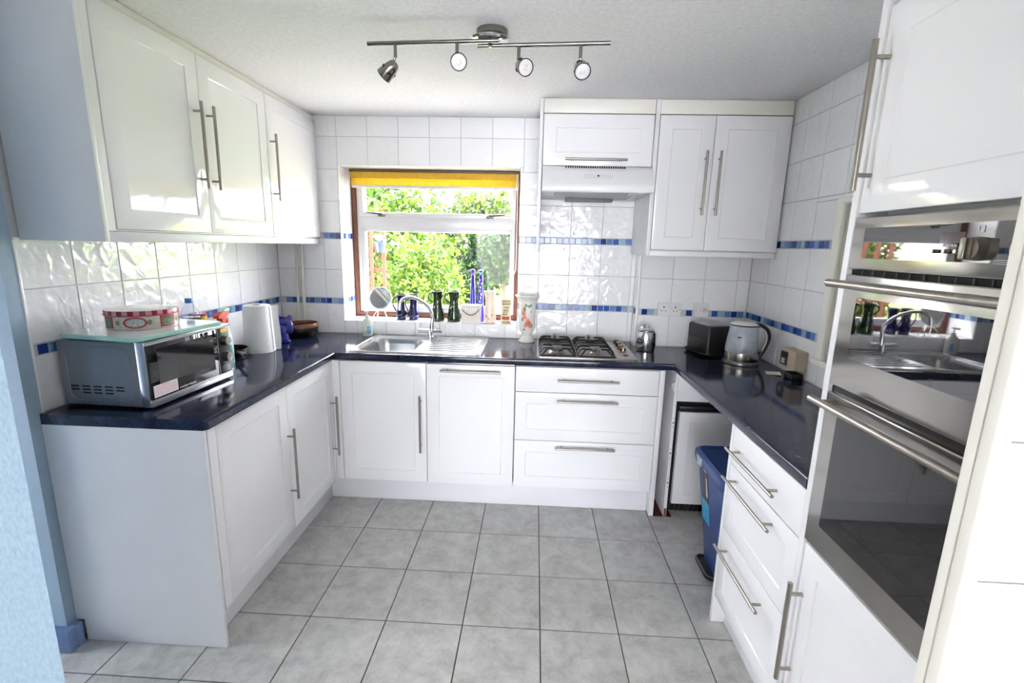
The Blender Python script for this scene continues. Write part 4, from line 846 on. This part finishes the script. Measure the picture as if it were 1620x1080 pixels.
# kettle
KC = (2.85, -.50, .9105)
kt = thing('kettle', KC, 'clear plastic and steel jug kettle with black handle on the right worktop', 'kettle')
obj('power_base', lathe(NB(), KC, [(.088, 0), (.092, .004), (.092, .016), (.088, .02), (0, .02)], 48), m_steel, kt)
obj('steel_band', lathe(NB(), KC, [(.087, .021), (.0885, .026), (.087, .066), (.085, .068)], 48), mat('brushed kettle steel', srgb(178, 174, 166), .25, 1, noise=(40, .06)), kt)
t = NT('frosted kettle plastic'); t.p.inputs['Base Color'].default_value = srgb(206, 212, 224); t.p.inputs['Roughness'].default_value = .12
tr = t.n('ShaderNodeBsdfTransparent'); mx = t.n('ShaderNodeMixShader'); t.l(t.noise(t.coord(), 14, 3), (r_ := t.n('ShaderNodeMapRange')).inputs[0]); r_.inputs['To Min'].default_value = .35; r_.inputs['To Max'].default_value = .75
t.l(r_.outputs[0], mx.inputs[0]); t.l(tr.outputs[0], mx.inputs[1]); t.l(t.p.outputs[0], mx.inputs[2]); t.l(mx.outputs[0], t.out.inputs[0])
j = obj('jug', lathe(NB(), KC, [(.085, .068), (.0855, .072), (.083, .11), (.077, .16), (.0705, .205), (.0685, .212)], 48, False), t.m, kt)
bm = NB()
for i in range(5): box(bm, KC[0] - .052 + i * .007, KC[1] - .0655 + i * -.0018, KC[2] + .150, KC[0] - .047 + i * .007, KC[1] - .0585, KC[2] + .157)
obj('printed_marks', bm, m_dark, j)
l = obj('lid', lathe(NB(), KC, [(.070, .212), (.071, .216), (.066, .222), (.04, .229), (0, .231)], 44), mat('cream lid', srgb(226, 226, 220), .2, noise=(9, .02)), kt)
obj('lid_rim', tube(NB(), [(KC[0] + .0705 * math.cos(2 * PI * k / 44), KC[1] + .0705 * math.sin(2 * PI * k / 44), KC[2] + .213) for k in range(44)], .0035, 8, closed=True), m_black, l)
hp = spline([(KC[0] + .055, KC[1] - .01, KC[2] + .216), (KC[0] + .085, KC[1] - .015, KC[2] + .212), (KC[0] + .118, KC[1] - .02, KC[2] + .185), (KC[0] + .127, KC[1] - .02, KC[2] + .14), (KC[0] + .112, KC[1] - .018, KC[2] + .085), (KC[0] + .088, KC[1] - .014, KC[2] + .04)], 5)
h = obj('handle', tube(NB(), hp, .0125, 12), m_black, kt)
obj('grip_inlay', tube(NB(), [p + Vector((-.009, -.003, -.004)) for p in hp[5:22]], .006, 8), m_upvc, h)
# beige wall timer with plug and card
bt = thing('wall_controller', (2.985, -.77, .955), 'beige heating controller on the right wall beside the kettle', 'controller')
m_bei = mat('aged beige plastic', srgb(186, 172, 150), .5, noise=(12, .05))
obj('case', B(2.957, -.842, .957, 3.0185, -.70, 1.05, .005, 3), m_bei, bt)
kp = obj('keypad', B(2.955, -.775, .967, 2.958, -.71, 1.035), mat('dark keypad', srgb(58, 54, 50), .4, noise=(90, .3)), bt)
for a in range(2):
    for b in range(2): obj('key', B(2.9535, -.752 + a * .016, .975 + b * .013, 2.9556, -.740 + a * .016, .985 + b * .013), m_sock, kp)
obj('lcd', B(2.954, -.768, 1.008, 2.9556, -.718, 1.03), mat('black lcd', srgb(34, 36, 32), .15, noise=(90, .2)), kp)
tag(obj('plug_adaptor', B(2.955, -.835, .9105, 3.012, -.76, .94, .006), m_black), 'black plug adaptor lying below the beige controller', 'plug')
bm = NB(); rings(bm, [[(x, y, .9115 + (x - 2.9) * .08 + z) for x, y in ((2.885, -.735), (2.945, -.765), (2.965, -.705), (2.905, -.675))] for z in (0, .0008)])
tag(obj('paper_card', bm, mat('cream card', srgb(226, 220, 204), .7, noise=(40, .03))), 'small cream card lying in front of the beige controller', 'card')
# ------------------------------------------------------------------ pedal bin
bn = thing('pedal_bin', (2.66, -1.1, 0), 'blue plastic pedal bin under the right worktop', 'bin')
m_bin = mat('blue bin plastic', srgb(46, 76, 134), .38, noise=(20, .05))
def br(a, z, r=.03): f = z / .57; return [(x, y, z) for x, y in rrect(2.585 - .078 * f - a, -1.25 - .045 * f - a, 2.77 + .035 * f + a, -.965 + .035 * f + a, r, 5)]
obj('body', rings(NB(), [br(0, .012), br(.002, .02), br(0, .25), br(0, .545)]), m_bin, bn)
obj('lid', rings(NB(), [br(.004, .53, .035), br(.014, .54, .045), br(.017, .565, .045), br(.012, .588, .045), br(-.004, .598, .04), br(-.012, .59, .03), br(-.03, .588, .03)]), m_bin, bn)
obj('base', rings(NB(), [br(.006, .001), br(.008, .012), br(.004, .022)]), m_black, bn)
def fxn(z): return 2.585 - .078 * z / .57 - .0012
def lab(name, y0, y1, z0, z1, m, par, off=0): return obj(name, rings(NB(), [[(fxn(z) + e, y, z) for y, z in ((y0, z0), (y1, z0), (y1, z1), (y0, z1))] for e in (.002, -off)]), m, par)
l1 = lab('black_label', -1.075, -1.0, .365, .515, m_black, bn); lab('blue_label', -1.075, -.985, .255, .365, mat('sky blue label', srgb(60, 168, 214), .4, noise=(60, .08)), bn)
bm = NB()
for i in range(12): z = .395 + i * .008; box(bm, fxn(z) - .001, -1.066, z, fxn(z) + .002, -1.056 + .003 * (i % 2), z + .006)
obj('printed_marks', bm, m_ink, l1)
lab('barcode_label', -1.055, -1.025, .515, .532, m_por, bn)
obj('clear_tape', B(2.484, -1.06, .545, 2.492, -1.0, .585, .003), mat('clear tape', srgb(170, 184, 206), .15, noise=(60, .1)), bn)
obj('pedal', rings(NB(), [[(x, y, z + (2.62 - x) * .1) for x, y in rrect(2.535, -1.14, 2.625, -.955, .035, 5)] for z in (.012, .026)]), mat('grey pedal', srgb(62, 64, 68), .3, .4, noise=(30, .1)), bn)
obj('pedal_trim', tube(NB(), [(x, y, .028 + (2.62 - x) * .1) for x, y in rrect(2.54, -1.135, 2.62, -.96, .03, 5)], .0035, 6, closed=True), m_steel, bn)

# ================================================================== GARDEN
def leafmat(name, c0, c1):
    t = NT(name); f = t.noise(t.pos(), 6, 3); col = t.ramp(f, [(.3, c0), (.7, c1)]); t.l(col, t.p.inputs['Base Color']); t.p.inputs['Roughness'].default_value = .5
    tl = t.n('ShaderNodeBsdfTranslucent'); t.l(col, tl.inputs[0]); mx = t.n('ShaderNodeMixShader'); mx.inputs[0].default_value = .4; t.l(t.p.outputs[0], mx.inputs[1]); t.l(tl.outputs[0], mx.inputs[2]); t.l(mx.outputs[0], t.out.inputs[0]); return t.m
L_lime = leafmat('lime leaves', srgb(66, 100, 24), srgb(124, 142, 50)); L_mid = leafmat('mid green leaves', srgb(40, 74, 26), srgb(80, 110, 46)); L_dark = leafmat('conifer leaves', srgb(18, 32, 22), srgb(38, 54, 34)); L_rust = leafmat('reddish leaves', srgb(96, 54, 32), srgb(112, 98, 44)); L_grey = leafmat('grey green leaves', srgb(52, 64, 54), srgb(92, 102, 78))
m_bark = mat('bark', srgb(92, 74, 58), .9, noise=(20, .3)); GZ = -.2
def shrub(name, lab, c, rad, n, leaf, mats, cone=False, cat='bush'):
    t = thing(name, (c[0], c[1], GZ), lab, cat)
    p = rng.normal(size=(n, 3)); p /= np.linalg.norm(p, axis=1)[:, None]; rr = rng.uniform(.35, 1, n) ** .5
    lump = 1 + .16 * np.sin(p[:, 0] * 7 + p[:, 2] * 5 + c[0] * 3) + .12 * np.sin(p[:, 1] * 9 - p[:, 2] * 8)
    p = p * (rr * lump)[:, None]
    if cone: k = (1 - p[:, 2]) / 2; p[:, 0] *= k * 1.3 + .1; p[:, 1] *= k * 1.3 + .1
    p = p * np.array(rad) + np.array([0, 0, c[2] - GZ]); p[:, 2] = np.maximum(p[:, 2], .03)
    a = rng.normal(size=(n, 3)); a /= np.linalg.norm(a, axis=1)[:, None]; b = np.cross(a, rng.normal(size=(n, 3))); b /= np.linalg.norm(b, axis=1)[:, None]
    s = leaf * rng.uniform(.6, 1.3, n)[:, None]
    V = np.stack([p - a * s, p + b * s * .45, p + a * s, p - b * s * .45], 1).reshape(-1, 3)
    me = bpy.data.meshes.new('foliage'); me.from_pydata(V.tolist(), [], [[4 * i, 4 * i + 1, 4 * i + 2, 4 * i + 3] for i in range(n)])
    for m in mats: me.materials.append(m)
    me.polygons.foreach_set('material_index', rng.integers(0, len(mats), n).astype(np.int32))
    o = bpy.data.objects.new('foliage', me); COL.objects.link(o); o.parent = t
    bm = NB(); tube(bm, [(c[0], c[1], GZ - .02), (c[0] + .03, c[1], GZ + (c[2] - GZ) * .5), (c[0], c[1], c[2] + rad[2] * .3)], [.06, .04, .015], 8)
    for k in range(5): aa = k * 1.256; tube(bm, [(c[0], c[1], GZ + (c[2] - GZ) * .5), (c[0] + rad[0] * .6 * math.cos(aa), c[1] + rad[1] * .6 * math.sin(aa), c[2] + rad[2] * .2)], [.025, .008], 6)
    obj('stem', bm, m_bark, t)
t = NT('sunlit lawn'); f = t.noise(t.pos(), 9, 6, .7); t.l(t.ramp(f, [(.3, srgb(120, 146, 60)), (.7, srgb(178, 196, 100))]), t.p.inputs['Base Color']); t.p.inputs['Roughness'].default_value = .9; t.bump(f, .6, .05)
struct('ground_patio_bounce', B(-8, .37, GZ - .25, 8, 2.9, GZ + .01), mat('pale bounce paving', srgb(205, 198, 188), .85, noise=(3, .08)), 'pale bounce paving added unseen outside the window for neutral bounce light', 'paving')  # slab added below the view to bounce neutral light indoors
struct('ground_garden', B(-30, .37, GZ - .3, 30, 60, GZ), t.m, 'sunlit lawn outside the kitchen window', 'lawn')
shrub('garden_bush', 'reddish green bush by the trellis at the left of the view', (-.62, 2.95, 1.0), (.48, .38, 1.3), 5200, .05, [L_rust, L_mid, L_lime])
shrub('garden_bush', 'large lime green bush filling the middle left of the view', (-.05, 4.2, .6), (.62, .5, 1.0), 6000, .05, [L_lime, L_lime, L_mid])
shrub('garden_bush', 'low yellow green bush in front of the lawn on the right', (1.25, 5.2, .0), (.5, .4, .4), 4200, .06, [L_lime, L_mid])
shrub('conifer', 'small dark conifer standing beyond the lime green bush', (.47, 6.4, .75), (.42, .42, 1.15), 4200, .06, [L_dark, L_dark, L_mid], True, 'tree')
shrub('garden_tree', 'grey green round tree to the right of the conifer', (1.0, 7.6, 1.25), (.6, .5, .65), 3600, .07, [L_grey, L_dark, L_mid], cat='tree')
shrub('garden_tree', 'tall bright tree at the far left of the garden', (-2.6, 9.5, 1.6), (1.9, 1.0, 1.9), 6500, .11, [L_lime, L_mid], cat='tree')
shrub('garden_tree', 'broad pale green tree at the far end of the garden', (-.2, 13.5, 1.6), (1.7, 1.0, 1.9), 5500, .12, [L_lime, L_grey], cat='tree')
m_tre = mat('weathered red timber', srgb(100, 54, 38), .8, noise=(20, .15))
tr = thing('garden_trellis', (-.3, 2.25, GZ), 'reddish timber trellis at the left edge of the window view', 'trellis')
for i in range(5): obj('upright', B(-.58 + i * .14, 2.24, GZ - .01, -.545 + i * .14, 2.265, 1.75), m_tre, tr)
for i in range(8): obj('cross_slat', B(-.66, 2.2655, .1 + i * .22, .02, 2.28, .135 + i * .22), m_tre, tr)
pt = thing('hanging_pot', (.0, 2.13, 1.42), 'blue hanging pot with pale flowers on the trellis', 'plant pot')
obj('pot', lathe(NB(), (.0, 2.13, 1.41), [(.04, 0), (.06, .10), (.066, .10), (.066, .115), (.058, .115), (0, .1)], 24), mat('blue pot glaze', srgb(40, 50, 104), .3, noise=(20, .1)), pt)
bm = NB()
for i in range(40):
    a = random.random() * 6.28; r = random.random() * .07; sph(bm, (r * math.cos(a), 2.13 + r * math.sin(a), 1.53 + random.random() * .06), .014, 4)
o = obj('flowers', bm, mat('pale lilac flowers', srgb(130, 134, 190), .7, noise=(30, .1)), pt); o['kind'] = 'stuff'
obj('hanger', tube(NB(), [(.0, 2.13, 1.52), (.0, 2.19, 1.62), (-.01, 2.2394, 1.65)], .005, 6), m_dark, pt)
